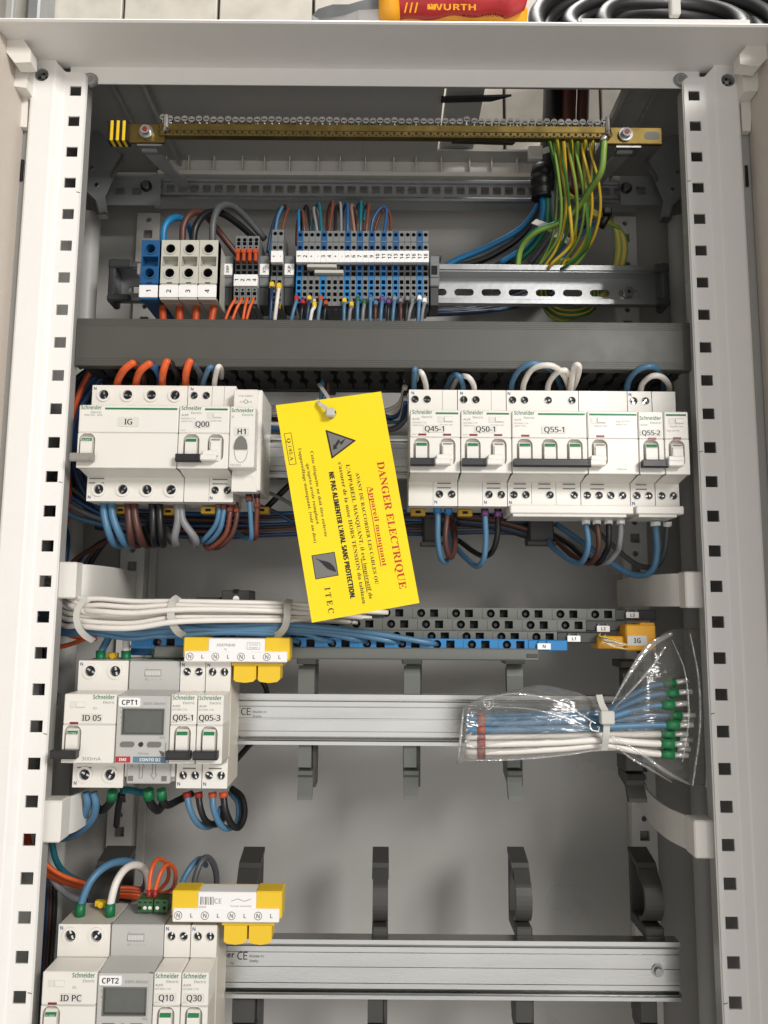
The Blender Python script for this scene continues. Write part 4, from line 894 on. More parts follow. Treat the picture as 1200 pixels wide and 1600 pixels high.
# ------------------------------------------------------------------ stepped distribution bars
def dist_bar(pl, pr, pyl, pyr, hpx, Yf, holes_px, m, tagtxt, tagpx, label, first_hole):
    """pl..pr extent in picture px along x; holes every 54.4 px"""
    x0, x1 = PX(pl, pyl, Yf), PX(pr, pyr, Yf); z1_ = PZ(700, pyl+(pyr-pyl)*(700-pl)/(pr-pl), Yf); z0_ = PZ(700, pyl+(pyr-pyl)*(700-pl)/(pr-pl)+hpx, Yf)
    t = thing('distribution_bar', label, 'terminal bar', ((x0+x1)/2, Yf+6, z0_), 'stepped distribution bars'); mb = MB(); mid = (z0_+z1_)/2+.3
    st = PX(700+54.4, 960, Yf)-PX(700, 960, Yf); hx = PX(first_hole, pyr, Yf); hs = []; lim = x1-14
    while hx > x0+4:
        if hx < lim: hs.append((hx, mid, circ(3.2, 16))); hs.append((hx+9.9, mid, rrect(6.2, 5.8, .3, 2)))
        hx -= st
    hs.sort(); xe = hs[-1][0]+5.5
    mb.holed(x0, xe, z0_, z1_, Yf, hs, 5, m, 'terminal_dark' if m != 'bar_blue' else m, 'hole'); mb.box(x0, xe, Yf+5.1, Yf+14, z0_, z1_, m); mb.box(x0, xe, Yf+.02, Yf+5.2, z1_-.5, z1_, m); mb.box(x0, xe, Yf+.02, Yf+5.2, z0_, z0_+.5, m)
    mb.box(xe+.1, x1, Yf+1.0, Yf+14, z0_+.4, z1_-.4, m if m == 'bar_blue' else 'terminal_dark', .6)
    for h in hs[::2]:
        mb.box(h[0]-6.5, h[0]-3.6, Yf-.35, Yf+.1, z0_+.6, z1_-.6, m, .2)
        mb.cyl((h[0]+.4, 0, mid-.3), 1.3, Yf+3.4, Yf+4.6, 'steel_dark', n=10)
    mb.build('bar', t)
    if tagtxt:
        k = MB(); x, _, z = P(tagpx[0], tagpx[1], Yf-1); k.box(x-4.9, x+4.9, Yf-1.6, Yf-.3, z-2.3, z+2.3, 'label_white', .3); k.text(tagtxt, x, z, Yf-1.7, 'ink', 2.3, fat=.02); k.box(x-4, x-2.4, Yf-.6, Yf+2, z+2.2, z+4, m, .2); k.box(x+2.4, x+4, Yf-.6, Yf+2, z+2.2, z+4, m, .2); k.build('tag_plate', t)
    return t
dist_bar(372, 1026, 943, 956, 18.5, 62, 0, 'clip_grey', 'L3', (988, 961), 'uppermost grey stepped terminal bar, tagged L3', 930)
dist_bar(360, 980, 960, 973, 18, 54, 0, 'clip_grey', 'L2', (942.5, 982.5), 'second grey stepped terminal bar from the top, tagged L2', 883.5)
dist_bar(240, 935, 976, 991, 18, 46, 0, 'clip_grey', 'L1', (896.5, 998), 'lowest grey stepped terminal bar, just above the blue one, tagged L1', 838)
dist_bar(206, 887, 991, 1001, 18.5, 38, 0, 'bar_blue', 'N', (850, 1010), 'bright blue stepped terminal bar, tagged N', 792)
t = thing('bar_support', 'long grey plastic carrier under the blue stepped terminal bar', 'bar carrier', (0, 45, -50)); mb = MB(); x0, x1 = PX(240, 1020, 36), PX(842, 1030, 36); z1_, z0_ = PZ(600, 1012, 36), PZ(600, 1031, 36)
mb.box(x0, x1, 36, 70, z0_, z1_, 'clip_grey', .8); mb.box(x0, x1-10, 35.2, 36, z0_+1.2, z0_+2, 'clip_grey'); mb.box(x1-9, x1-1, 35.4, 36.4, z0_+2.4, z0_+5, 'clip_dark', .3)
mb.text('The (bus) disconnection device', PX(718, 1024, 36), (z0_+z1_)/2+1, 35.9, 'ink_grey', 2.2, width=46); mb.build('carrier', t)
# small dark grey end block standing above the white wires
t = thing('bar_end_block', 'dark grey stepped plastic block standing above the white wires', 'end block', (PX(370, 930, 60), 60, PZ(370, 945, 60))); mb = MB(); A = lambda a, b, Y: P(a, b, Y)
mb.box(PX(346, 930, 58), PX(391, 930, 58), 58, 82, PZ(346, 950, 58), PZ(346, 922, 58), 'clip_dark', .8); mb.box(PX(305, 940, 62), PX(345, 940, 62), 62, 82, PZ(346, 950, 62), PZ(346, 933, 62), 'clip_dark', .8)
mb.box(PX(364, 925, 57), PX(372, 925, 57), 57.6, 62, PZ(346, 927, 58), PZ(346, 921, 57)+.3, 'hole'); mb.build('block', t); k = MB(); x, _, z = P(369, 936, 57); k.cyl((x, 0, z), 2.5, 56.5, 58.2, 'steel', n=14); k.build('screw', t)
# blue block behind, with screws and its tag
t = thing('neutral_block', 'dark blue plastic block with a bright screw, behind the blue wires', 'terminal bar', (PX(225, 1000, 60), 60, PZ(225, 1015, 60))); mb = MB(); mb.box(PX(205, 995, 48), PX(262, 995, 48), 48, 70, PZ(225, 1024, 48), PZ(225, 980, 48), 'terminal_blue', .8); mb.build('block', t)
k = MB(); x, _, z = P(232, 990, 47); k.cyl((x, 0, z), 3.2, 46.4, 48, 'steel', n=14); k.build('screw', t)
t = thing('small_tag', 'small grey tag reading L1 behind the white wire bundle', 'tag', P(312, 995, 34)); k = MB(); x, _, z = P(311, 987, 34); k.box(x-5, x+5, 34, 35.5, z-2.4, z+2.4, 'label_grey', .3); k.text('L1', x, z, 33.9, 'ink', 2.4, fat=.02); k.build('plate', t)
# yellow-orange box IG
t = thing('cable_socket', 'yellow orange plastic box marked IG at the end of the stepped bars', 'connector box', P(985, 1017, 50)); mb = MB(); f = lambda a, b, Y=40: P(a, b, Y)
mb.box(PX(978, 990, 40), PX(1025, 990, 40), 40, 64, PZ(1000, 1017, 40), PZ(1000, 976, 40), 'yellow_orange', 1); mb.box(PX(934, 1005, 44), PX(979, 1005, 44), 44, 62, PZ(950, 1014, 44), PZ(950, 994, 44), 'yellow_orange', .8); mb.box(PX(1000, 975, 42), PX(1023, 975, 42), 42, 60, PZ(1000, 977, 42), PZ(1000, 973, 42), 'yellow_orange', .5); mb.build('box', t)
k = MB(); x, _, z = P(996, 1001, 39); k.prism([(x+p[0], z+p[1]) for p in rrect(14.5, 7.4, 1.2)], 39.2, 40.05, 'label_grey'); k.text('IG', x, z, 39.1, 'ink', 3.4, fat=.012); k.build('marking_label', t)
for i, (m, o) in enumerate((('yellow', 0), ('black_wire', 1.6), ('white_wire', 3.2), ('yellow', 4.8), ('white_wire', 6.6), ('black_wire', 8), ('white_wire', 10))):
    cn = {'yellow': 'yellow', 'black_wire': 'black', 'white_wire': 'white'}[m]
    wire([(938, 990+o*.6, 46), (936+o, 994+o, 38), (950+o, 997+o*.8, 35), (970, 1003+o*.5, 34), (984, 1010-o*.2, 36), (978, 1014, 37), (955-o, 1010-o*.6, 36), (940+o*.4, 1000+o*.2, 39), (946, 992, 44)], .8, m, f'thin {cn} coiled lead beside the box marked IG, strand {"one two three four five six seven".split()[i]}', 'coiled leads beside the yellow box', n=6)

# ------------------------------------------------------------------ curved white side guides and clips
def guide(pts, block, zt, zb, label, m='plastic_cream'):
    xs = [p[0] for p in pts]; t = thing('side_guide', label, 'cable guide', (pts[0][0], pts[0][1], zb), 'curved white cable guides'); mb = MB()
    pth = [(q.x, q.y) for q in smooth_path([(a, b, 0) for a, b in pts], 6)]
    mb.ribbon(pth, 2, zb, zt, m, axis='z', smooth=False); mb.build('band', t)
    k = MB(); bx0, bx1, by0, by1 = block; k.box(bx0, bx1, by0, by1, zb-1, zt+1, 'plastic_white', 1); k.build('end_block', t); return t
zt_, zb_ = PZ(600, 886, 30), PZ(600, 937, 30)
guide([(PX(118, 910, 20), 22), (PX(140, 910, 30), 30), (PX(165, 910, 55), 55), (PX(186, 910, 85), 85), (PX(200, 910, 125), 125), (PX(200, 910, 150), 168)], (PX(90, 910, 12), PX(118, 910, 12), 12, 26), zt_, zb_, 'curved white cable guide under the main switch marked IG')
zt_, zb_ = PZ(600, 893, 30), PZ(600, 944, 30)
guide([(PX(1072, 915, 22), 24), (PX(1045, 915, 34), 34), (PX(1015, 915, 60), 60), (PX(992, 915, 95), 95), (PX(978, 915, 130), 130), (PX(975, 915, 150), 168)], (PX(1071, 915, 14), PX(1106, 915, 14), 14, 28), zt_, zb_, 'curved white cable guide above the tied bag, upper one on its side')
zt_, zb_ = PZ(600, 1276, 20), PZ(600, 1330, 20)
guide([(PX(1086, 1300, 22), 24), (PX(1072, 1300, 30), 32), (PX(1045, 1300, 52), 56), (PX(1020, 1280, 90), 92), (PX(1005, 1250, 130), 132), (PX(1003, 1250, 150), 168)], (PX(1085, 1300, 12), PX(1121, 1300, 12), 12, 28), zt_, zb_, 'curved white cable guide below the tied bag, lower one on its side')
zt_, zb_ = PZ(600, 1252, 20), PZ(600, 1312, 20)
guide([(PX(94, 1280, 20), 22), (PX(118, 1270, 34), 34), (PX(140, 1260, 60), 60), (PX(158, 1250, 100), 100), (PX(165, 1250, 150), 168)], (PX(60, 1280, 10), PX(95, 1280, 10), 10, 26), zt_, zb_, 'curved white cable guide below the residual current switch marked ID 05')

def rail_clip_up(px, w, pyt, pyb, Y0, label, m='clip_grey', style='arm'):
    x0, x1 = PX(px-w/2, pyt, Y0), PX(px+w/2, pyt, Y0); f = lambda py: PZ(px, py, Y0)
    t = thing('support_clip', label, 'support clip', ((x0+x1)/2, Y0+15, f(pyb)), 'grey plastic support clips'); mb = MB()
    if style == 'arm':     # straight arm under the stepped bars
        mb.prism([(Y0+2, f(pyt+14)), (Y0, f(pyt+20)), (Y0-1, f(pyt+30)), (Y0, f(pyb)), (Y0+6, f(pyb)), (Y0+8, f(pyt+20))], x0, x1, m, axis='x'); mb.box(x0-1.5, x1+1.5, Y0-1, Y0+22, f(pyt+12), f(pyt), m, .7); mb.box(x0+2, x1+1.8, Y0+12, Y0+16, f(pyb), f(pyt+12), 'clip_dark', .5); mb.build('arm', t)
    elif style == 'foot':   # lower half with flared foot
        mb.prism([(Y0, f(pyt)), (Y0, f(pyt+36)), (Y0+4, f(pyt+40)), (Y0+24, f(pyt+40)), (Y0+24, f(pyt))], x0, x1-1.5, m, axis='x')
        mb.prism([(Y0-2, f(pyt+41)), (Y0-4, f(pyt+46)), (Y0+1, f(pyt+52)), (Y0+2, f(pyt+60)), (Y0-4, f(pyb-6)), (Y0-4, f(pyb)), (Y0, f(pyb)), (Y0+6, f(pyt+62)), (Y0+22, f(pyt+52)), (Y0+22, f(pyt+41))], x0, x1, m, axis='x')
        mb.box(x1-1.4, x1+1.8, Y0+8, Y0+26, f(pyb-14), f(pyt), 'clip_dark', .6); mb.build('arm', t)
    else:                   # c-shaped cable holder above the bottom rail
        sp = Y0+34
        pf = [(q.x, q.y) for q in smooth_path([(sp, f(pyt)+8, 0), (Y0+18, f(pyt)+4, 0), (Y0+6, f(pyt+10), 0), (Y0, f(pyt+24), 0), (Y0-1, f(pyt+50), 0), (Y0+5, f(pyt+70), 0), (Y0+14, f(pyt+76), 0)], 4)]
        mb.ribbon(pf, 3, x0, x1, m, axis='x', smooth=False); mb.box(x0, x1, sp-2, sp+1, f(pyb), f(pyt)+8, m, .5); mb.box(x0-.2, x1+.2, Y0, sp, f(pyb), f(pyt+80), m, 1); mb.box(x0, x1+.3, Y0-1, Y0+8, f(pyb), f(pyb-6), m, .5)
        mb.prism([(sp+1, f(pyt)+10.5), (Y0+14, f(pyt)+5), (Y0+8, f(pyt+8)), (Y0+8, f(pyt+11)), (Y0+15, f(pyt)+1.5), (sp+1, f(pyt)+7)], x0-.6, x1+.6, m, axis='x'); mb.build('holder', t)
    return t
for px, n_ in ((479.5, 'first'), (644, 'second'), (804, 'third')): rail_clip_up(px, 25, 1026, 1085, 56, f'grey plastic clip holding the stepped bars above the middle rail, {n_} from the slim breakers', style='arm')
rail_clip_up(985, 26, 1032, 1085, 70, 'darker grey support clip under the box marked IG, behind the bag', m='clip_dark', style='arm')
for px, n_ in ((478, 'first'), (642.5, 'second'), (804, 'third')): rail_clip_up(px, 23, 1163, 1248, 60, f'grey plastic clip hanging under the middle rail, {n_} from the slim breakers', style='foot')
rail_clip_up(992, 28, 1168, 1252, 62, 'grey plastic clip hanging behind the bag, above the lower curved guide', m='clip_dark', style='foot')
for px, w, n_ in ((385, 32, 'just above the yellow busbar connector'), (594.5, 24, 'in the middle of the bottom rail'), (818, 25, 'between the middle and the open end of the bottom rail'), (1020, 29, 'at the open end of the bottom rail')): rail_clip_up(px, w, 1369, 1468, 62, f'dark grey cable holder {n_}', m='clip_dark', style='holder')
rail_clip_up(165, 46, 1366, 1440, 82, 'dark grey cable holder behind the blue and white wires of switch ID PC', m='clip_dark', style='holder')
for px, n_ in ((588, 'middle'), (820, 'second'), (1015, 'outer')): 
    rail_clip_up(px, 27, 1562, 1650, 60, f'dark grey holder leg under the bottom rail, {n_} one', m='clip_dark', style='foot')
rail_clip_up(382, 38, 1562, 1650, 66, 'dark grey holder leg under the bottom rail beside the slim breakers', m='clip_dark', style='foot')
# holders behind the upper right breakers and in the duct gap
for px, py, w, h, lb in ((675, 828, 26, 46, 'dark cable holder behind the wires of the breaker marked Q45-1'), (845, 828, 36, 44, 'dark cable holder behind the wires under the breaker marked Q55-1'), (511, 594, 24, 30, 'small dark cable holder above the yellow card')):
    x, _, z = P(px, py, 92); t = thing('cable_holder', lb, 'cable holder', (x, 92, z-h/4), 'dark cable holders'); mb = MB(); a, b = w/3.6, h/3.9
    mb.box(x-a, x+a, 88, 112, z-b, z+b, 'clip_dark', 1.2); mb.box(x-a-2.5, x+a+1, 84, 96, z-b-2, z-b+1.6, 'clip_dark', .6); mb.box(x-a-1, x+a+1, 86, 110, z+b-3, z+b, 'clip_dark', .6); mb.build('holder', t)

# ================================================================== yellow warning card
def card():
    TL, TR, BR, BL = [Vector(P(*p)) for p in ((430.5, 632.5, -9), (595.5, 612, -12), (655.5, 942, -19), (487, 973, -17))]
    ln = (BL-TL).length; wd = (TR-TL).length
    def at(s, t, off=0.):
        p = TL.lerp(BL, s).lerp(TR.lerp(BR, s), t); y = 5.5*math.sin(math.pi*min(1, max(0, s*.95)))*(.3+.7*t) - 3.0*math.exp(-((s-.38)/.16)**2)*t**2 + 1.2*math.sin(2.6*t+1)
        return (p.x, p.y+y-off, p.z)
    t0 = thing('warning_card', 'yellow card tag with red and black French warning text, hung on a white tie', 'warning tag', TL)
    mb = MB(); N, M = 28, 14; hs, ht = .067, .50
    for side, off in ((0, 0), (1, -.45)):
        v = [at(i/N, j/M, off) for i in range(N+1) for j in range(M+1)]; f = []
        for i in range(N):
            for j in range(M):
                if (i in (1, 2) and j in (6, 7)): continue
                f.append((i*(M+1)+j, i*(M+1)+j+1, (i+1)*(M+1)+j+1, (i+1)*(M+1)+j))
        mb.add(v, f, 'card', True)
    edge = [(i/N, 0) for i in range(N+1)]+[(1, j/M) for j in range(1, M+1)]+[(1-i/N, 1) for i in range(1, N+1)]+[(0, 1-j/M) for j in range(1, M+1)]
    v = [at(*e) for e in edge]+[at(e[0], e[1], -.45) for e in edge]; n = len(edge); mb.add(v, [(k, (k+1) % n, n+(k+1) % n, n+k) for k in range(n)], 'card')
    # plate around the punched hole: square patch with a round hole
    hole = [(hs+3.4/ln*math.cos(a), ht+3.4/wd*math.sin(a)) for a in [2*math.pi*k/24 for k in range(24)]]; s0, s1, q0, q1 = 1/N, 3/N, 6/M, 8/M; outer = []
    cs, ct = (s0+s1)/2, (q0+q1)/2
    for a in [2*math.pi*k/24 for k in range(24)]:
        ca, sa = math.cos(a), math.sin(a); k_ = min((s1-s0)/2/abs(ca) if abs(ca) > 1e-6 else 9, (q1-q0)/2/abs(sa) if abs(sa) > 1e-6 else 9); outer.append((cs+ca*k_, ct+sa*k_))
    for C in ((s0, q0), (s0, q1), (s1, q0), (s1, q1)):
        kk = min(range(24), key=lambda q: math.hypot(outer[q][0]-C[0], outer[q][1]-C[1])); outer[kk] = C
    hr = .9*min((s1-s0)/2, (q1-q0)/2*wd/ln); hole = [(cs+hr*.8*math.cos(a), ct+hr*.8*ln/wd*math.sin(a)) for a in [2*math.pi*k/24 for k in range(24)]]
    for off in (0, -.45):
        v = [at(a, b, off) for a, b in hole+outer]; mb.add(v, [(k, (k+1) % 24, 24+(k+1) % 24, 24+k) for k in range(24)], 'card')
    mb.build('sheet', t0)
    k = MB(); DZ = .12
    def line(s_, sa, sb, ta, tb, m, conv=serif, dt=0., under=False, fat=0.):
        c = conv(s_) if conv else s_; cap = (tb-ta)*wd; w_ = (sb-sa)*ln
        k.text(c, 0, 0, 0, m, cap, width=w_, align='l', fat=fat, fn=lambda u, q: at(sa+u/ln, ta+dt*(u/w_)+q/wd, DZ))
        if conv is sansb:
            for e in (-.22, .22): k.text(c, 0, 0, 0, m, cap, width=w_, align='l', fn=lambda u, q: at(sa+(u+e)/ln, ta+q/wd, DZ+abs(e)*.05))
        if under: 
            for i in range(12):
                a0, a1 = sa+(sb-sa)*i/12, sa+(sb-sa)*(i+1)/12; tt = ta+dt*(i/12)
                k.quad([at(a0, tt-.012, DZ), at(a1, tt-.012+dt/12, DZ), at(a1, tt-.018+dt/12, DZ), at(a0, tt-.018, DZ)], m)
    line('DANGER ELECTRIQUE', .33, .925, .845, .912, 'ink_red')
    line('Appareil manquant', .437, .81, .728, .772, 'ink_red', under=True)
    line('AVANT DE RACCORDER LES CABLES OU', .365, .885, .632, .664, 'ink')
    line('L’APPAREIL MANQUANT, il est impératif de', .32, .945, .555, .590, 'ink')
    i0 = .32+.625*.70; 
    for i in range(1): k.quad([at(i0, .547, DZ), at(i0+.155, .549, DZ), at(i0+.155, .543, DZ), at(i0, .541, DZ)], 'ink')
    line('s’assurer de la mise HORS TENSION du tableau.', .305, .965, .487, .522, 'ink')
    line('NE PAS ALIMENTER L’AVAL SANS PROTECTION.', .345, .928, .384, .430, 'ink', conv=sansb)
    line('Cette étiquette ne doit être enlevée', .235, .635, .247, .276, 'ink')
    line('qu’après avoir remplacé', .29, .572, .19, .219, 'ink')
    line('l’appareillage manquant. (voir au dos)', .215, .655, .140, .169, 'ink')
    line('Q.145.A', .162, .268, .05, .082, 'ink')
    line('I T E C', .86, .975, .165, .218, 'ink')
    def band(pts, w_, m, close=True):
        P_ = pts+[pts[0]] if close else pts
        for (a, b), (c, d) in zip(P_[:-1], P_[1:]):
            A = Vector((a*ln, b*wd)); B = Vector((c*ln, d*wd)); dr = (B-A).normalized(); nn = Vector((-dr.y, dr.x))*w_/2; A2 = A-dr*w_/2; B2 = B+dr*w_/2
            k.quad([at(q.x/ln, q.y/wd, DZ+.02) for q in (A2+nn, B2+nn, B2-nn, A2-nn)], m)
    band([(.138, .035), (.138, .098), (.285, .098), (.285, .035)], .35, 'ink')
    tri = [(.158, .445), (.165+.115, .44), (.216, .665)]; tri = [(.150, .43), (.278, .44), (.214, .675)]
    k.quad([at(a, b, DZ-.04) for a, b in tri], 'ink_grey'); band(tri, 1.1, 'ink')
    bolt = [(.197, .60), (.226, .545), (.211, .535), (.232, .495), (.238, .505), (.243, .462), (.216, .475), (.223, .482), (.196, .53), (.212, .54)]
    k.quad([at(a, b, DZ+.3) for a, b in bolt], 'ink')
    sq = [(.71, .10), (.71, .31), (.815, .31), (.815, .10)]; k.quad([at(a, b, DZ) for a, b in sq], 'ink_grey'); band(sq, .5, 'ink')
    sw = [(.722, .125), (.735, .155), (.75, .18), (.765, .20), (.78, .225), (.79, .26), (.80, .30), (.775, .285), (.758, .262), (.748, .235), (.742, .205), (.735, .17)]
    k.quad([at(*q, DZ+.3) for q in sw], 'ink')
    k.build('printing', t0)
card()
tie([(496, 624, 8), (497, 628, -10), (504, 634, -13), (513, 641, -15), (520, 646, -12), (524, 648, -4), (512, 620, 20), (498, 600, 45)], 2.6, 'tie_white', 'white cable tie looped through the hole of the yellow card', head=(516, 645, -13, 6, 6))

# ================================================================== tied bag of short wires
def bag():
    top = [(722, 1100), (760, 1087), (830, 1073), (880, 1075), (915, 1086), (944, 1105), (968, 1085), (1000, 1030), (1030, 1000), (1060, 985), (1112, 984)]
    bot = [(712, 1190), (760, 1187), (850, 1182), (900, 1178), (925, 1175), (944, 1168), (975, 1178), (1010, 1195), (1050, 1218), (1080, 1230), (1119, 1236)]
    th = [3, 12, 15, 14, 12, 10, 12, 15, 14, 8, 2]; yc = [14, 22, 24, 24, 24, 24, 24, 26, 30, 36, 42]
    T = smooth_path([P(*p, 24) for p in top], 6); B = smooth_path([P(*p, 24) for p in bot], 6); H = smooth_path([(a, b, 0) for a, b in zip(th, yc)], 6)
    n = 26; V = []; random.seed(5)
    for i in range(len(T)):
        a, b = Vector(T[i]), Vector(B[i]); hh, yy = H[i].x, H[i].y
        for k in range(n):
            u = 2*math.pi*k/n; t = .5-.5*math.cos(u); sgn = math.sin(u); p = b.lerp(a, t)
            w = noise.noise(Vector((p.x*.05, p.z*.13, sgn*2)))*4.6 + noise.noise(Vector((p.x*.16, p.z*.3, sgn*2+7)))*1.5
            fl = max(0, (i-28)/32.0); w += fl*2.2*math.sin(t*17+i*.12)*(1-abs(2*t-1)**4)
            y = yy - sgn*hh*(.75+.25*abs(sgn)) - sgn*w*.55
            V.append((p.x+w*.3, min(y, 54), p.z+w*.35))
    f = [(i*n+k, i*n+(k+1) % n, (i+1)*n+(k+1) % n, (i+1)*n+k) for i in range(len(T)-1) for k in range(n)]
    f.append(tuple(range(n))); f.append(tuple((len(T)-1)*n+k for k in range(n-1, -1, -1)))
    mb = MB(); mb.add(V, f, 'film', True)
    x0, z0 = P(1004, 1009, 20)[0], P(1004, 1009, 20)[2]
    o = mb.build('plastic_bag', None, P(900, 1190, 24)); tag(o, 'clear plastic bag tied in the middle, holding short blue and white wires', 'plastic bag')
    k = MB(); x, _, z = P(762, 1099, 8); k.text('3', x, z, 3, 'tie_white', 3.2); k.ribbon([(x-3.4, z+2.8), (x+3.2, z+3.4), (x+3, z-1.2), (x, z-3.6), (x-3, z-1), (x-3.4, z+2.8)], .35, 2.9, 3.1, 'tie_white', axis='y')
    x, _, z = P(931, 1133, 8); k.ribbon([(x-3.2, z+3), (x-4.4, z), (x-3, z-3.4), (x+1.5, z-4), (x+2.2, z-1), (x+.5, z-1)], .7, 7, 7.3, 'label_white', axis='y'); k.build('printed_mark', o)
    for i, (pts, w0, w1) in enumerate((([(956, 1100, 9), (985, 1050, 8), (1015, 1010, 10), (1050, 990, 16)], 1, 3), ([(958, 1108, 8), (990, 1075, 6), (1020, 1040, 8), (1040, 1010, 12)], .5, 1.4), ([(956, 1150, 9), (1000, 1176, 8), (1040, 1205, 10), (1078, 1226, 18)], .8, 1.6),
            ([(955, 1160, 9), (985, 1184, 9), (1020, 1204, 12), (1050, 1222, 20)], .5, 1.2), ([(1078, 990, 20), (1092, 1060, 20), (1094, 1140, 20), (1082, 1228, 24)], 1.0, 1.4), ([(1102, 988, 28), (1108, 1060, 28), (1109, 1150, 28), (1104, 1230, 30)], 1.6, 1.8),
            ([(740, 1098, 8), (800, 1084, 6), (870, 1096, 5), (930, 1130, 5)], .6, 1.0), ([(760, 1104, 6), (830, 1108, 5), (890, 1124, 5), (925, 1140, 5)], .5, .6), ([(724, 1108, 8), (721, 1140, 7), (718, 1170, 8), (716, 1188, 10)], .9, 1.2), ([(730, 1188, 8), (800, 1187, 8), (880, 1180, 8), (930, 1172, 8)], .6, .8), ([(1050, 1000, 10), (1070, 1050, 8), (1076, 1120, 8), (1066, 1190, 10)], .4, .8))):
        pp = smooth_path([P(*q) for q in pts], 6); n_ = len(pp); vv = []
        for q in range(n_):
            d = (pp[min(n_-1, q+1)]-pp[max(0, q-1)]).normalized(); s_ = Vector((-d.z, 0, d.x)); ww = (w0+(w1-w0)*q/n_)*(.35+.65*math.sin(math.pi*(q+.5)/n_))
            vv += [tuple(pp[q]+s_*ww), tuple(pp[q]+Vector((0, -1.2, 0))), tuple(pp[q]-s_*ww)]
        k = MB(); k.add(vv, [(3*q+r, 3*q+r+1, 3*q+r+4, 3*q+r+3) for q in range(n_-1) for r in (0, 1)], 'film_fold', True); k.build('fold', o)  # thin raised strips added as bright highlights on creases and hem
    # wires in the bag: (left y, tie y, right end x, right y, colour, Y)
    W_ = [(1120, 1112, 1045, 1069, 'blue', 27), (1124, 1116, 1049, 1084, 'blue', 20), (1131, 1122, 1043, 1102, 'blue', 15), (1133, 1128, 1054, 1118, 'blue', 21), (1141, 1136, 1050, 1133, 'blue', 13), (1143, 1138, 1052, 1126, 'blue', 28),
          (1152, 1148, 1042, 1147, 'white_wire', 17), (1163, 1156, 1042, 1162, 'white_wire', 13), (1175, 1164, 1042, 1178, 'white_wire', 16), (1181, 1168, 1046, 1170, 'white_wire', 24), (1158, 1152, 1050, 1155, 'white_wire', 26)]
    pos = 'uppermost,second from the top,third from the top,fourth from the top,lowest front,half hidden'.split(',')
    nb = nw = 0
    for ly, ty, rx, ry, m, Y in W_:
        if m == 'blue': lb = f'short blue wire in the clear bag, {pos[nb]} of the blue ones'; nb += 1
        else: lb = f'short white wire in the clear bag, {"uppermost,middle,lowest front,lowest rear,half hidden".split(",")[nw]} of the white ones'; nw += 1
        pts = [(728, ly, Y), (800, ly-1, Y), (880, (ly+ty)/2, Y), (944, ty, Y), (985, ty+(ry-ty)*.55, Y), (1015, ty+(ry-ty)*.9, Y), (rx-8, ry, Y)]
        o = wire(pts, 4.6, m, lb, 'short wires in the bag', name='short_wire', cat='wire')
        path = smooth_path([P(*q) for q in pts])
        k = MB(); a, b = Vector(P(745, ly-.3, Y)), Vector(P(758, ly-.5, Y)); k.tube([a, b], 2.5, 'marker_red', 12); k.build('marker_band', o)
        d = (path[-1]-path[-3]).normalized(); e = path[-1]; k = MB(); k.tube([e-d*1, e+d*3, e+d*8], 3.3, 'green', 12, radii=[2.5, 3.3, 3.4]); k.build('ferrule_collar', o)
        k = MB(); k.tube([e+d*7, e+d*18], 1.9, 'tin', 10); k.build('ferrule_pin', o)
    tie([(936, 1086, 12), (940, 1100, 8), (946, 1112, 5), (948, 1122, 4), (947, 1150, 5), (944, 1172, 10)], 4.4, 'tie_white', 'white cable tie squeezing the middle of the clear bag', head=(948, 1121, 3, 9.5, 9))
bag()

# ================================================================== wires
def W(pts, d, m, label, group, **k): return wire(pts, d, m, label, group, **k)
# --- thick supply loops above the large terminals
G = 'thick supply loops over the large terminals'
W([(255, 380, 62), (257, 356, 60), (268, 342, 64), (284, 342, 78), (297, 358, 96), (303, 385, 110)], 5.6, 'blue_bright', 'thick bright blue wire arching out of the first large terminal', G)
W([(285, 380, 62), (287, 352, 60), (300, 333, 64), (320, 336, 78), (342, 362, 96), (372, 400, 108)], 5.6, 'brown', 'thick brown wire arching out of the large terminals', G)
W([(302, 380, 62), (306, 354, 60), (322, 334, 66), (345, 333, 78), (372, 350, 92), (402, 376, 108)], 5.8, 'black_wire', 'thick black wire arching out of the large terminals', G)
W([(332, 380, 62), (333, 350, 60), (342, 325, 64), (362, 322, 78), (386, 342, 94), (414, 374, 108)], 5.8, 'grey_wire_dark', 'thick dark grey wire arching out of the last large terminal', G)
G = 'thin loops over the signal terminals'
W([(430, 364, 70), (434, 340, 72), (441, 324, 80), (440, 330, 90), (428, 360, 104), (420, 400, 110)], 2.3, 'blue', 'thin blue loop over the plus terminal between the XTL and XP tags', G)
W([(440, 364, 70), (445, 342, 72), (450, 326, 80), (444, 322, 92), (430, 345, 104), (418, 395, 112)], 2.3, 'copper_brown', 'thin copper brown loop over the minus terminal between the XTL and XP tags', G)
W([(418, 395, 100), (424, 360, 98), (436, 328, 92), (446, 326, 88)], 2.6, 'navy', 'thin navy wire curving beside the XTL tag', G)
# --- loops above the numbered block
G = 'thin loops over the numbered terminals'
L = [(467, 364, 467, 330, 'blue_bright', 'bright blue', 'at number 1'), (476, 364, 473, 330, 'copper_brown', 'copper brown', 'at number 2'), (486, 364, 480, 323, 'black_wire', 'black', 'beside number 2'), (496, 364, 490, 326, 'grey_wire', 'grey', 'just before number 3'),
     (504, 384, 499, 320, 'teal', 'teal', 'long, at number 3'), (512, 384, 520, 317, 'copper_brown', 'orange brown', 'long, at number 4'), (523, 384, 525, 324, 'black_wire', 'black', 'long, after number 4'), (534, 384, 532, 319, 'grey_wire', 'pale grey', 'long, before number 5'),
     (543, 364, 543, 320, 'blue_deep', 'deep blue', 'at number 5'), (554, 364, 549, 322, 'brown_light', 'pale brown', 'at number 6'), (563, 364, 564, 317, 'teal', 'teal', 'at number 7'), (572, 364, 576, 321, 'copper_brown', 'copper brown', 'at number 8')]
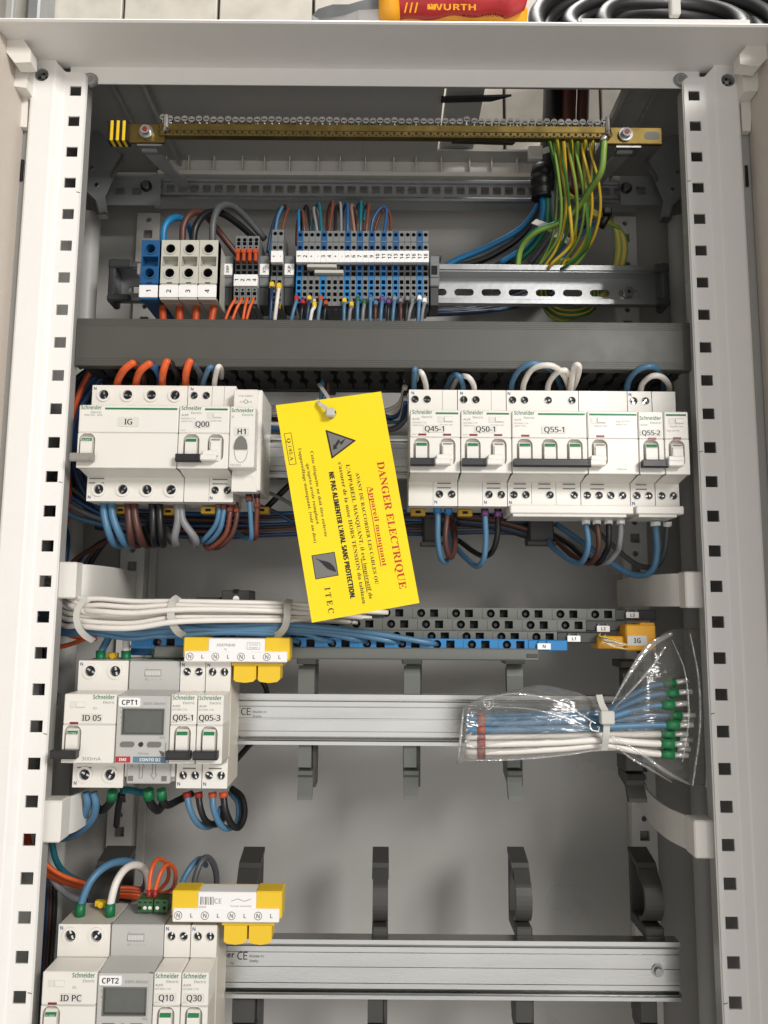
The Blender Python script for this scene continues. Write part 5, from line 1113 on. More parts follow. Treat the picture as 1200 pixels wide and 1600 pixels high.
for i, (a, b, c, d, m, cn, wh) in enumerate(L):
    s_ = -1 if i % 3 else 1
    W([(a, b, 70), (a*.6+c*.4, (b+d)/2+4, 70), (c, d, 76), (c+5*s_, d+4, 86), (c+9*s_, d+24, 98), (c+10*s_, 384, 108)], 2.4 if i < 8 else 2.7, m, f'thin {cn} loop {wh}, over the numbered block', G, n=8)
W([(579, 364, 80), (584, 340, 80), (597, 324, 78), (604, 330, 76), (600, 365, 70)], 2.5, 'blue_deep', 'deep blue loop spanning from number 9 to number 11', G, n=8)
W([(584, 364, 86), (592, 340, 84), (602, 326, 82), (610, 340, 76), (610, 365, 70)], 2.5, 'copper_brown', 'copper brown loop spanning from number 9 to number 12', G, n=8)
W([(556, 350, 100), (562, 325, 92), (570, 320, 88), (568, 345, 84)], 2.3, 'teal', 'teal stub behind number 7', G, n=8)
# --- from the terminals down into the duct
G = 'orange wires from the large terminals down into the duct'
for i, px in enumerate((254, 281, 307.5, 334)): W([(px+(2 if i > 1 else 0), 462, 64), (px, 480, 62), (px-2*i+1, 510, 60)], 6.0, 'orange_dark', f'thick orange wire below the large terminal number {i+1}', G)
G = 'thin orange wires under the lever terminals'
for i, (a, b) in enumerate(((368, 352), (378.5, 363), (387.5, 379.5), (397, 385))): W([(a, 464, 66), (a-2, 470, 62), ((a+b)/2-1, 482, 60), (b, 500, 60)], 2.5, 'orange', f'thin orange wire bending down from lever terminal {i+1}', G, n=8)
G = 'wires from the signal terminals down into the duct'
W([(425, 446, 64), (424, 470, 58), (422, 502, 60)], 2.9, 'navy', 'navy wire with yellow sleeve under the plus terminal', G, sleeves=[(.05, 'yellow', 5, 1.5)])
W([(436, 448, 62), (433, 470, 56), (429, 502, 60)], 3.1, 'white_wire', 'white wire with yellow sleeve under the minus terminal', G, sleeves=[(.05, 'yellow', 5, 1.5)])
W([(440, 450, 70), (439, 470, 68), (437, 482, 70)], 1.8, 'yellow', 'thin yellow lead hanging beside the white wire, under the minus terminal', G)
G = 'marked wires from the numbered terminals down into the duct'
L = [(463, 454, 'blue', 'red', 0, 'under number 1'), (473, 470, 'black_wire', 'red', 6, 'under number 2'), (483, 479, 'navy', 'yellow', 0, 'after number 2'), (491, 484, 'white_wire', 'yellow', 10, 'just before number 3'), (501, 496, 'slate_blue', 'orange_dark', 0, 'under number 3'), (509, 506, 'black_wire', 'orange_dark', 8, 'under number 4'),
     (538, 537, 'blue', 'yellow', 4, 'under number 5'), (549, 545, 'grey_wire', 'yellow', 10, 'under number 6'), (559, 558, 'blue', 'pcb_green', 2, 'under number 7'), (569, 566, 'grey_wire', 'pcb_green', 6, 'under number 8'), (579, 578, 'blue', 'blue', 2, 'under number 9'), (587, 586, 'brown', 'blue', 8, 'under number 10'),
     (597, 594, 'blue', 'violet', 2, 'under number 11'), (607, 606, 'black_wire', 'violet', 6, 'under number 12'), (616, 613, 'blue', 'grey_wire', 1, 'under number 13'), (626, 626, 'brown', 'grey_wire', 4, 'under number 14'), (636, 634, 'black_wire', 'grey_wire', 1, 'under number 15'), (644, 637, 'grey_wire', 'terminal_grey', 4, 'under number 16'), (655, 653, 'blue', 'label_white', 0, 'under number 17'), (663, 658, 'grey_wire', 'label_white', 4, 'under number 18')]
CN = {'blue': 'blue', 'black_wire': 'black', 'navy': 'navy', 'white_wire': 'white', 'slate_blue': 'slate blue', 'grey_wire': 'grey', 'brown': 'brown', 'red': 'red', 'yellow': 'yellow', 'orange_dark': 'orange', 'pcb_green': 'green', 'violet': 'violet', 'terminal_grey': 'grey', 'label_white': 'white'}
for a, b, m, sm, dy, wh in L:
    W([(a, 460+dy*.5, 66), (a, 470+dy, 60), ((a+b)/2, 486, 58), (b, 506, 60)], 2.9, m, f'{CN[m]} wire with {CN[sm]} sleeve {wh}', G, sleeves=[(.25, sm, 4.6, 1.4)], n=8)
# --- dark cables crossing behind the rail
G = 'dark supply cables behind the upper rail'
for i, (y0, y1, y2, m, cn, d) in enumerate(((420, 408, 360, 'blue_bright', 'bright blue', 6), (427, 418, 372, 'black_wire', 'black', 6.5), (434, 426, 384, 'grey_wire_dark', 'dark grey', 6), (440, 433, 392, 'black_wire', 'lower black', 6), (446, 440, 400, 'brown', 'dark brown', 5.5))):
    W([(640-i*6, y0+40, 150), (700, y1+6, 145), (762, y1-22+i*6, 138), (815, y2-4, 130), (842, y2-40, 124), (848, 308, 118+i*2)], d, m, f'thick {cn} cable sweeping up behind the upper rail to the cable sleeve', G)
G = 'dark wires running low behind the upper rail'
for i, (m, cn) in enumerate((('navy', 'navy'), ('black_wire', 'black'), ('blue_deep', 'deep blue'), ('grey_wire_dark', 'dark grey'), ('black_wire', 'second black'), ('navy', 'second navy'), ('black_wire', 'third black'))):
    W([(660, 492-i*2, 120+i*4), (730, 489-i*3, 124+i*4), (790, 482-i*5, 130+i*4), (850, 466-i*8, 140), (880, 440-i*8, 145)], 4, m, f'{cn} wire lying low between the duct and the upper rail', G)
for i, (x, m, cn) in enumerate(((851, 'blue_bright', 'bright blue'), (858, 'gy_deep', 'deep green'), (866, 'grey_wire_dark', 'dark grey'))):
    W([(x-4, 300, 104), (x-3, 330, 104), (x-9+i*4, 355, 108), (x-30+i*6, 385, 114), (x-70+i*16, 412, 122)], 5.4, m, f'{cn} core leaving the black cable sleeve', 'cores leaving the black cable sleeve')
# black jacketed riser and red-brown risers through the roof opening
for (xa, xb, m, d, lb) in ((866, 849, 'black', 17, 'thick black sheathed cable going up through the roof opening'), (891, 885, 'brown', 14, 'red brown cable going up through the roof opening, nearer the black cable'), (914, 902, 'brown', 11, 'red brown cable going up through the roof opening, farther from the black cable')):
    t = W([(xa, 60, 110), (xa-2, 130, 108), (xa-4, 190, 106), ((xa+xb)/2, 240, 106), (xb, 300, 106)], d, m, lb, 'cables through the roof opening', n=16, name='supply_cable', cat='cable')
t = MB(); p = [P(846, 262, 103), P(845, 285, 102), P(846, 310, 103)]; t.tube(smooth_path(p), 10, 'black', 16, radii=[8.4+((i//2) % 2)*.6 for i in range(15)]); tag(t.build('cable_sleeve', None, p[0]), 'black ribbed sleeve round the supply cores beneath the earth bar', 'cable sleeve')
tie([(832, 242, 92), (850, 236, 84), (875, 228, 84), (905, 222, 86), (920, 226, 98)], 5, 'tie_white', 'wide white cable tie round the black supply cable under the earth bar', 'wide cable ties', head=(836, 240, 86, 12, 12))
tie([(834, 346, 98), (850, 352, 90), (870, 362, 92), (882, 372, 100)], 6, 'tie_white', 'wide pale tie strap across the blue and green cores, upper one', 'wide cable ties')
tie([(868, 366, 88), (880, 372, 84), (893, 380, 90)], 6, 'tie_white', 'wide pale tie strap across the green and yellow wires, lower one', 'wide cable ties')
# --- green and yellow earth wires
G = 'earth wires hanging from the brass bar'
A = [(858, [(868, 262), (870, 290), (868, 340), (860, 380), (842, 415)], 'gy_green', 'gy_lime', 'first, dark green'), (870, [(876, 262), (884, 310), (880, 355), (868, 390), (848, 420)], 'gy_lime', 'gy_yellow', 'second, pale yellow'), (880, [(884, 270), (888, 310), (893, 360), (890, 385), (862, 412), (856, 424)], 'gy_yellow', 'gy_yellow', 'third, bright yellow'),
     (892, [(896, 262), (901, 300), (900, 350), (896, 380), (876, 420)], 'gy_green', 'gy_yellow', 'fourth, green'), (902, [(904, 262), (914, 310), (919, 360), (910, 390), (886, 414), (870, 424)], 'gy_lime', 'gy_green', 'fifth, pale green'), (914, [(912, 250), (916, 300), (921, 340), (921, 370), (912, 398), (890, 424)], 'gy_yellow', 'gy_lime', 'sixth, yellow'),
     (926, [(926, 250), (924, 300), (922, 340), (920, 380), (908, 398), (884, 420)], 'gy_yellow', 'gy_green', 'seventh, yellow with green stripe')]
for i, (x0_, mid, m, m2, nm) in enumerate(A):
    pts = [(x0_, 213, 22), (x0_+1, 225, 26)]+[(a, b, 34+(j+1)*62/len(mid)) for j, (a, b) in enumerate(mid)]
    W(pts, 2.75, m, f'{nm} earth wire from the bar, counted from the black cable', G, m2=m2, twist=.03, ferr=('black', 3) if i % 2 == 0 else None)
W([(944, 213, 22), (943, 235, 24), (939, 268, 30), (922, 296, 44), (906, 320, 58), (880, 345, 70), (838, 362, 80), (814, 388, 92), (808, 424, 100)], 5.4, 'gy_deep', 'thick green and yellow earth wire from the stud of the brass bar', G, m2='gy_lime', ferr=('steel', 4))
for i, (x0_, m, m2, nm) in enumerate(((864, 'gy_green', 'gy_lime', 'thin dark green'), (875, 'gy_lime', 'gy_green', 'thin pale green'), (887, 'gy_yellow', 'gy_lime', 'thin yellow'), (897, 'gy_green', 'gy_lime', 'thin mid green'), (908, 'gy_lime', 'gy_yellow', 'thin lime'), (920, 'gy_green', 'gy_yellow', 'thin deep green'))):
    W([(x0_, 213, 25), (x0_+3, 240, 34), (x0_+9+i, 280, 44), (x0_+13+i, 325, 58), (x0_+8, 370, 74), (x0_-12, 402, 90), (x0_-34, 430, 104)], 2.5, m, f'{nm} earth wire half hidden among those hanging from the bar', G, m2=m2, twist=.04, n=8)
G = 'earth wires bundled by the black tie'
for i in range(8):
    o = i*1.7; m, m2 = (('gy_green', 'gy_lime'), ('gy_lime', 'gy_yellow'), ('gy_green', 'gy_yellow'), ('gy_yellow', 'gy_lime'))[i % 4]
    W([(884+i*4, 300+i*3, 90), (910+o, 318+i*2, 92), (940+o*.6, 336+i*1.6, 94), (958+o, 352+i, 98), (963+o*1.3, 385, 104), (958+o*1.2, 420, 112), (945+o, 455, 118), (905, 480+i*2, 125), (862, 478+i*2.6, 128), (846-o*.6, 452, 128), (850, 425, 125), (880+o, 405, 120)], 3.0, m, f'coiled green and yellow earth wire looping round the black tie, strand {"one two three four five six seven eight".split()[i]}', G, m2=m2, twist=.02, n=8)
G = 'earth wires coiled behind the upper rail'
for i in range(7):
    m, m2 = (('gy_lime', 'gy_green'), ('gy_green', 'gy_yellow'), ('gy_yellow', 'gy_green'))[i % 3]; o = i*2.2
    W([(842+o, 440, 128), (846+o, 470-o*.4, 126), (870+o*.4, 492-o, 122), (905, 494-o*1.1, 120), (928-o*.4, 482-o, 122), (936-o, 455, 126), (926-o, 436, 128)], 2.9, m, f'earth wire coil under the upper rail, turn {"one two three four five six seven".split()[i]} from the outside', G, m2=m2, n=8)
k = MB(); a = P(946, 342, 86); k.tube([P(938, 356, 88), P(944, 344, 84), P(952, 334, 88)], 4.6, 'black', 12, radii=[3.2, 3.8, 2.6]); k.box(a[0]-3.5, a[0]+3.5, 78, 84, a[2]+1, a[2]+7, 'black', 1); tag(k.build('cable_tie', None, a), 'black cable tie knotted round the green and yellow wires', 'cable tie', 'cable ties')
G = 'dark blue wires behind the earth wires'
for i in range(4): W([(920+i*3, 330+i*6, 112), (900+i*2, 352+i*6, 116), (884, 378+i*6, 122), (862, 410+i*5, 128)], 3, ('navy', 'blue_deep', 'black_wire', 'blue_bright')[i], f'{("navy", "deep blue", "black", "bright blue")[i]} wire half hidden behind the hanging earth wires', G, n=8)

# --- over the main switch: orange sleeved loops
G = 'orange sleeved wires entering the main switch'
for i, (a, top_, end) in enumerate((((183, 600), (193, 579), (206, 568)), ((212, 600), (219, 580), (232, 569)), ((252.5, 600), (255, 582), (260, 566)), ((289, 600), (291, 582), (296, 566)))):
    pts = [(a[0], a[1]+8, 36), (a[0]+1, a[1]-4, 26), (top_[0], top_[1], 12), (end[0], end[1], 9), (end[0]+2, end[1]+.5, 10)]
    W(pts, 5.3, 'orange', f'orange sleeved wire with green ferrule entering the main switch, {"first second third fourth".split()[i]} from the N mark', G, ferr=('ferrule_green', 5.2))
G = 'wires behind the orange sleeved ones'
for (a, y, m, cn) in ((211, 569, 'brown', 'brown'), (237, 570, 'blue_deep', 'blue'), (265, 567, 'black_wire', 'black'), (301, 567, 'grey_wire_dark', 'dark grey')):
    W([(a, y, 14), (a+7, y+7, 18), (a+13, y+22, 30), (a+10, y+44, 60), (a+2, 630, 70)], 5.2, m, f'thick {cn} wire curling down behind the orange sleeves', G)
G = 'wires entering the breaker marked Q00'
W([(315, 610, 36), (320, 590, 22), (328, 574, 9), (334, 578, 22), (334, 590, 48)], 3.9, 'blue', 'blue wire entering the breaker marked Q00 from above', G)
W([(334, 610, 36), (336, 592, 20), (341, 573, 8), (346, 578, 22), (346, 590, 48)], 3.9, 'white_wire', 'white wire entering the breaker marked Q00 from above', G)
# --- side bundle at the left
G = 'bundle curving down beside the main switch'
SB = [(178, 'navy', 'navy'), (166, 'blue_deep', 'deep blue'), (158, 'black_wire', 'black'), (190, 'blue_deep', 'second deep blue'), (148, 'navy', 'second navy'), (200, 'grey_wire_dark', 'dark grey'), (172, 'blue_deep', 'third deep blue'), (140, 'black_wire', 'second black')]
for i, (x, m, cn) in enumerate(SB):
    o = i*3.6; W([(x+20, 572, 52+i*5), (x-5, 580, 52+i*5), (x-34+i, 608, 56+i*5), (118+o, 655, 60+i*5), (112+o, 705, 64+i*5), (122+o, 750, 68+i*5), (145+o, 785, 76+i*5), (185+o*2, 812, 90+i*5)], 5, m, f'{cn} wire of the bundle curving down beside the main switch', G)
W([(150, 574, 44), (137, 588, 46), (120, 625, 48), (108, 670, 52), (104, 720, 60), (108, 790, 76), (90, 860, 90)], 4.4, 'orange_dark', 'orange wire curving down outside the bundle beside the main switch', G)
for i, (m, cn) in enumerate((('black_wire', 'third black'), ('navy', 'third navy'), ('brown', 'brown'), ('blue_deep', 'fourth deep blue'), ('black_wire', 'fourth black'))):
    W([(160-i*5, 574, 70+i*4), (136-i*2, 600+i*4, 78), (112+i*4, 660, 86+i*3), (104+i*6, 720+i*4, 92), (112+i*7, 770, 98), (150+i*6, 806, 106)], 3.8, m, f'{cn} wire deep in the bundle beside the main switch', G, n=8)
G = 'wires crossing behind the lower edge of the main switch'
for i, (m, cn) in enumerate((('grey_wire_dark', 'dark grey'), ('blue_deep', 'deep blue'), ('grey_wire', 'grey'), ('blue', 'pale blue'))):
    W([(84, 742+i*15, 70), (115, 765+i*14, 74), (150, 790+i*9, 80), (185, 806+i*6, 90), (230, 814+i*4, 100)], 4.2, m, f'{cn} wire running in from the post to the bundle behind the main switch', G)
for i, (m, cn) in enumerate((('black_wire', 'black'), ('brown', 'brown'), ('blue', 'blue'), ('black_wire', 'second black'), ('brown', 'second brown'))):
    W([(215-i*6, 812+i*5, 96), (180-i*8, 832+i*6, 98), (152-i*8, 862+i*3, 100), (130-i*9+(12 if m == 'blue' else 0), 900, 102)], 5, m, f'{cn} wire dropping behind the curved guide under the main switch', G)
G = 'long bundle behind the upper breakers'
for i, (m, cn) in enumerate((('blue_deep', 'deep blue'), ('black_wire', 'black'), ('brown', 'brown'), ('blue', 'blue'), ('navy', 'navy'), ('black_wire', 'second black'), ('brown', 'second brown'), ('grey_wire_dark', 'dark grey'), ('navy', 'second navy'))):
    W([(150, 792+i*4, 100+(i % 3)*5), (230, 800+i*4.2, 102), (330, 804+i*4.4, 104+(i % 2)*4), (430, 803+i*4, 104), (540, 800+i*4, 104+(i % 2)*4), (650, 800+i*4.2, 102), (760, 802+i*3.6, 104), (860, 812+i*3, 110)], 4.4, m, f'{cn} wire of the long bundle behind the upper breakers', G, n=8)
# wires visible between H1 and the card
G = 'wires behind the yellow card'
for i, (y, m, cn) in enumerate(((638, 'white_wire', 'upper white'), (647, 'white_wire', 'second white'), (664, 'white_wire', 'third white'), (672, 'blue_deep', 'upper deep blue'), (656, 'black_wire', 'black'))):
    W([(380, y-4, 84), (450, y, 82), (540, y+4, 82), (598, y+(4 if i < 3 else 0), 80), (625, y-10, 76), (634, y-44, 60)], 3.6, m, f'{cn} wire passing behind the yellow card between the two breaker groups', G, n=8)
for i, (m, cn) in enumerate((('blue_deep', 'lower deep blue'), ('blue', 'pale blue'))): W([(590, 645+i*12, 80), (615, 652+i*8, 78), (632, 640+i*14, 74), (660, 620, 72)], 3.4, m, f'{cn} wire curving toward the breaker marked Q45-1', G, n=8)
W([(470, 744, 92), (450, 760, 96), (425, 785, 100), (405, 805, 104)], 5, 'black_wire', 'black wire slanting behind the yellow card under the rail', G)
W([(405, 765, 90), (425, 772, 92), (450, 785, 96), (480, 805, 100)], 3, 'grey_wire', 'grey wire slanting behind the yellow card under the rail', G)
W([(405, 790, 90), (430, 800, 92), (460, 818, 98)], 3, 'navy', 'navy wire slanting behind the yellow card under the rail', G)
for px, m, cn in ((504, 'blue', 'blue'), (513, 'brown', 'brown')): W([(px+2, 588, 60), (px, 600, 58), (px-2, 622, 60), (px-4, 650, 64)], 3.6, m, f'short {cn} wire end above the white tie of the yellow card', G)
# --- under the main switch
G = 'loops under the main switch'
for (a, b, c, m, cn) in ((162, 178, 192, 'blue', 'blue'), (175, 196, 210, 'blue', 'second blue'), (200, 207, 218, 'brown', 'brown'), (210, 224, 234, 'brown', 'second brown')):
    W([(a, 784, 36), (a+1, 806, 34), ((a+b)/2, 832, 36), (b, 849, 46), (c, 851, 66), (c+10, 838, 90)], 5.6, m, f'thick {cn} wire looping down from the main switch', G, ferr=('steel', 1.5))
for (a, c, d, m, cn) in ((238, 242, 226, 'black_wire', 'black'), (249, 255, 240, 'black_wire', 'second black'), (277, 275, 260, 'grey_wire', 'grey'), (284, 306, 296, 'grey_wire', 'second grey')):
    W([(a, 784, 36), (a+1, 812, 34), (c-2, 840, 38), (c, 851, 50), ((c+d)/2, 846, 66), (d, 826, 90)], 5.6, m, f'thick {cn} wire looping down from the main switch', G, ferr=('steel', 1.5))
G = 'loops under the breaker marked Q00'
W([(341, 786, 36), (342, 800, 34), (336, 822, 36), (316, 846, 48), (330, 830, 80)], 3.8, 'blue', 'outer blue loop under the breaker marked Q00', G, sleeves=[(.12, 'copper_brown', 3.6, 1.35)])
W([(351, 786, 36), (349, 803, 34), (343, 828, 36), (325, 848, 48), (312, 840, 76)], 3.8, 'blue', 'inner blue loop under the breaker marked Q00', G, sleeves=[(.14, 'copper_brown', 3.6, 1.35)])
W([(360, 786, 36), (359, 806, 34), (352, 836, 36), (328, 857, 44), (322, 848, 60), (345, 838, 80)], 3.8, 'copper_brown', 'outer brown loop under the breaker marked Q00', G, sleeves=[(.14, 'copper_brown', 3.6, 1.35)])
W([(369, 786, 36), (370, 808, 34), (362, 836, 36), (342, 855, 44), (330, 852, 60), (348, 830, 84)], 3.8, 'brown', 'inner brown loop under the breaker marked Q00', G, sleeves=[(.14, 'copper_brown', 3.6, 1.35)])
G = 'loops under the lamp module marked H1'
W([(388, 766, 26), (390, 786, 26), (392, 815, 28), (392, 842, 34), (378, 838, 54), (366, 828, 80)], 3.6, 'blue', 'blue loop under the lamp module marked H1', G, sleeves=[(.17, 'copper_brown', 4, 1.45)], ferr=('black', 6))
W([(401, 766, 26), (402, 790, 26), (401, 815, 28), (400, 838, 34), (396, 840, 54), (398, 822, 80)], 3.6, 'copper_brown', 'brown loop under the lamp module marked H1', G, sleeves=[(.2, 'copper_brown', 4, 1.45)], ferr=('black', 6))
# --- upper right group: loops above
G = 'loops above the breakers marked Q45-1 to Q55-2'
W([(647, 616, 36), (647, 596, 22), (648, 577, 9), (650, 580, 24), (650, 594, 48)], 4.1, 'blue', 'blue wire entering the breaker marked Q45-1 from above', G)
W([(666, 616, 36), (665, 600, 24), (659, 583, 12), (653, 582, 24), (650, 594, 44)], 4.1, 'white_wire', 'white wire entering the breaker marked Q45-1 from above', G)
W([(724, 616, 36), (723, 600, 26), (716, 587, 18), (706, 588, 30), (698, 606, 56)], 4.1, 'blue', 'blue wire curling into the breaker marked Q50-1', G)
W([(741, 616, 36), (740, 602, 26), (731, 589, 18), (716, 590, 32), (706, 608, 58)], 4.1, 'white_wire', 'white wire curling into the breaker marked Q50-1', G)
W([(799, 616, 38), (801, 596, 26), (814, 576, 12), (838, 568, 8), (864, 580, 24), (878, 608, 60)], 4.3, 'blue', 'blue arch rising from the breaker marked Q55-1', G)
W([(817, 616, 34), (819, 598, 22), (833, 576, 9), (860, 571, 4), (880, 585, 16), (891, 612, 44)], 4.3, 'white_wire', 'big white arch rising from the breaker marked Q55-1', G)
W([(855, 616, 34), (858, 598, 24), (871, 582, 12), (886, 580, 12), (892, 598, 34), (886, 618, 56)], 4.3, 'white_wire', 'smaller white arch rising from the breaker marked Q55-1', G)
W([(890, 616, 34), (893, 596, 20), (898, 572, 6), (905, 574, 6), (900, 596, 26), (890, 616, 54)], 4.3, 'white_wire', 'narrow white loop rising from the breaker marked Q55-1', G)
W([(979, 618, 40), (982, 596, 28), (997, 578, 14), (1020, 573, 12), (1036, 588, 30), (1038, 616, 60)], 4.5, 'blue', 'blue arch above the breaker marked Q55-2', G)
W([(1000, 618, 34), (1004, 600, 24), (1018, 588, 14), (1034, 589, 16), (1045, 602, 32), (1046, 622, 56)], 4.3, 'white_wire', 'white arch above the breaker marked Q55-2', G)
W([(642, 625, 70), (636, 650, 72), (622, 668, 76), (602, 674, 80)], 3.8, 'grey_wire', 'grey wire curling out beside the breaker marked Q45-1', G)
# --- upper right group: loops below
G = 'loops under the breakers marked Q45-1 to Q55-2'
W([(683, 790, 36), (684, 810, 36), (684, 840, 38), (688, 870, 44), (696, 878, 56), (706, 862, 76), (700, 830, 90)], 4.3, 'blue', 'blue loop under the breaker marked Q45-1', G, sleeves=[(.09, 'bar_blue', 4.4, 1.4)], ferr=('black', 5))
W([(702, 790, 36), (698, 812, 38), (696, 842, 38), (701, 868, 44), (708, 866, 54), (711, 840, 66), (706, 808, 80)], 4.4, 'brown', 'brown loop under the breaker marked Q45-1', G, sleeves=[(.09, 'bar_blue', 4.4, 1.4)], ferr=('black', 5))
W([(757, 790, 36), (758, 812, 36), (759, 842, 38), (756, 872, 42), (745, 885, 52), (728, 872, 66), (712, 855, 82), (700, 838, 92)], 4.3, 'blue', 'blue loop under the breaker marked Q50-1', G, sleeves=[(.09, 'violet', 4.4, 1.4)], ferr=('black', 5))
W([(778, 790, 36), (778, 814, 36), (777, 838, 38), (770, 860, 44), (758, 869, 54), (740, 862, 70), (712, 842, 88), (680, 830, 96)], 4.3, 'black_wire', 'black loop under the breaker marked Q50-1', G, sleeves=[(.09, 'violet', 4.4, 1.4)], ferr=('black', 5))
for (a, b, c, m, cn, o) in ((915, 917, 911, 'blue', 'blue', 0), (932, 934, 926, 'brown', 'red brown', 0), (950, 949, 940, 'black_wire', 'black', 3), (969, 966, 952, 'grey_wire', 'grey', 3)):
    W([(a, 802, 36), (a+1, 822, 34), (b+2, 848, 36), (b-2, 868-o*2, 42), (c-6, 880, 52), (c-28, 871, 66), (c-52, 850, 84), (862-o, 838-o*2, 94)], 4.3, m, f'{cn} loop under the add-on block beside the breaker marked Q55-1', G, sleeves=[(.11, 'label_white', 3.4, 1.45)])
W([(1023, 804, 40), (1025, 830, 40), (1027, 860, 44), (1021, 888, 50), (1003, 899, 60), (975, 892, 72), (930, 862, 86), (868, 818, 100)], 5.0, 'blue', 'thick blue wire sweeping down from the breaker marked Q55-2', G, sleeves=[(.1, 'label_white', 3.4, 1.5)])
W([(1043, 804, 40), (1042, 830, 44), (1038, 862, 50), (1026, 884, 58), (1006, 886, 68), (985, 876, 78), (950, 846, 90), (920, 818, 100)], 4.4, 'grey_wire_dark', 'dark grey wire sweeping down from the narrow end add-on block', G, sleeves=[(.1, 'label_white', 3.4, 1.5)])
G = 'wires behind the shrouds of the upper row'
for i, (m, cn) in enumerate((('brown', 'brown'), ('black_wire', 'black'), ('grey_wire_dark', 'dark grey'), ('navy', 'navy'), ('black_wire', 'second black'))): W([(715, 806+i*3, 92+i*2), (770, 812+i*3, 94+i*2), (815, 824+i*3, 96+i*2), (862, 840+i*3, 98+i*2)], 4.3, m, f'{cn} wire passing through the dark holder below the breaker marked Q55-1', G, n=8)

# --- white and blue bundle across the middle
G = 'white wires of the bundle above the middle row'
wy = [(942, 940, 940, 940, 946, 590, 946), (950, 949, 946, 947, 952, 606, 957), (957, 958, 953, 951, 958, 596, 952), (964, 966, 959, 958, 964, 570, 958), (972, 974, 965, 964, 966, 545, 960), (980, 981, 972, 968, 970, 558, 972), (953, 962, 968, 955, 960, 580, 966)]
for i, (a, b, c, d, e, xe, ye) in enumerate(wy):
    s_ = (945, 936, 958, 968, 978, 990, 950)[i] - 6*(i < 3)
    W([(74, s_-30-i*2, 60), (98, s_-14, 36), (122, a-7+i, 22-i*1.0), (160, b-4+(i*.8), 16-(i % 3)*5), (210, b, 14-(i % 3)*5), (270, c, 14-(i % 3)*5), (340, d+1, 18-(i % 3)*4), (430, (d+e)/2, 30-(i % 3)*4), (500, e, 44), (xe, ye, 58)], 4.0, 'white_wire', f'white wire of the tied bundle, {"uppermost,second,third,fourth,fifth,lowest,half hidden".split(",")[i]} where it passes the tie', G)
G = 'blue wires of the bundle above the middle row'
bl = [(975, 986, 982, 978, 980, 680, 1005), (982, 990, 988, 982, 986, 624, 1003), (988, 997, 992, 985, 990, 572, 1001), (970, 980, 984, 984, 992, 520, 1001), (992, 992, 997, 988, 996, 468, 1001)]
for i, (a, b, c, d, e, xe, ye) in enumerate(bl):
    W([(62, a-30+i*4, 70), (88, a-12+i*2, 46), (118, a-2, 30), (160, b-6, 24-(i % 2)*3), (210, b, 22-(i % 2)*4), (270, c-4, 22-(i % 2)*4), (350, d, 24), (430, e-5, 28), ((430+xe)/2, (e+ye)/2-7, 32), (xe-22, ye-3, 34), (xe, ye+1, 42)], 4.3, 'blue', f'tied blue wire ending in {"the farthest hole,the second farthest hole,the middle hole,the second hole,the hole nearest the busbar connector".split(",")[i]} of the blue bar', G)
W([(430, 987, 30), (400, 983, 32), (370, 992, 40)], 4, 'white_wire', 'short white wire leaving the bundle beside the small L1 tag', G)
for pts, lb, w_ in (([(140, 936, 18), (128, 942, 12), (120, 958, 8), (122, 978, 8), (132, 992, 12), (146, 1001, 20)], 'white cable tie round the bundle nearest the post', 4.4), ([(279, 933, 16), (270, 940, 8), (267, 955, 4), (269, 972, 5), (278, 987, 12), (290, 994, 24)], 'white cable tie round the bundle above the middle breakers', 5.2), ([(453, 937, 32), (449, 945, 22), (449, 962, 18), (446, 978, 20), (437, 990, 24), (426, 994, 28)], 'white cable tie round the bundle beside the yellow card', 5.0)): tie(pts, w_, 'tie_white', lb)
G = 'orange wires beside the middle row'
W([(70, 968, 60), (92, 982, 56), (112, 994, 60), (150, 998, 80)], 3.4, 'orange', 'upper thin orange wire coming from the post', G)
W([(60, 1008, 60), (86, 1011, 54), (112, 1006, 56), (150, 990, 80)], 3.4, 'orange', 'lower thin orange wire coming from the post', G)
G = 'wires entering the switch marked ID 05'
W([(157, 1036, 38), (158, 1020, 38), (168, 1000, 44), (176, 985, 52)], 5.4, 'blue', 'blue wire with green ferrule entering the switch marked ID 05', G, ferr=('ferrule_green', 9))
W([(197, 1036, 38), (197, 1020, 38), (197, 1000, 42), (196, 984, 50)], 5.4, 'white_wire', 'white wire with green ferrule entering the switch marked ID 05', G, ferr=('ferrule_green', 9))
G = 'small red wires on the meter marked CPT1'
for x in (251, 260): W([(x, 1018, 44), (x-.5, 1006, 43), (x-3, 994, 46), (x-8, 982, 54)], 2.8, 'orange_dark', f'small orange wire with red ferrule, {"outer" if x == 251 else "inner"} one on the meter marked CPT1', G, ferr=('red_wire', 6), n=8)
# --- under the middle row
G = 'loops under the switch and meter of the middle row'
W([(134, 1238, 38), (137, 1256, 40), (130, 1276, 50), (118, 1284, 66), (100, 1290, 80)], 5.2, 'blue', 'shorter blue wire under the switch marked ID 05', G)
W([(146, 1238, 38), (150, 1258, 40), (144, 1280, 48), (124, 1300, 60), (96, 1310, 76), (60, 1300, 95)], 5.2, 'blue', 'longer blue wire under the switch marked ID 05', G)
W([(176, 1238, 38), (172, 1255, 42), (156, 1266, 52), (148, 1250, 66), (146, 1236, 76)], 5.6, 'black_wire', 'black wire curling under the switch marked ID 05', G, ferr=('ferrule_green', 6))
W([(190, 1236, 46), (200, 1234, 50), (220, 1238, 56), (236, 1234, 60)], 5.0, 'teal', 'dark teal wire crossing under the meter marked CPT1', G)
W([(232, 1236, 38), (234, 1252, 40), (246, 1266, 48), (254, 1256, 60), (253, 1236, 66)], 6.0, 'black_wire', 'black loop under the meter marked CPT1', G, ferr=('ferrule_green', 6))
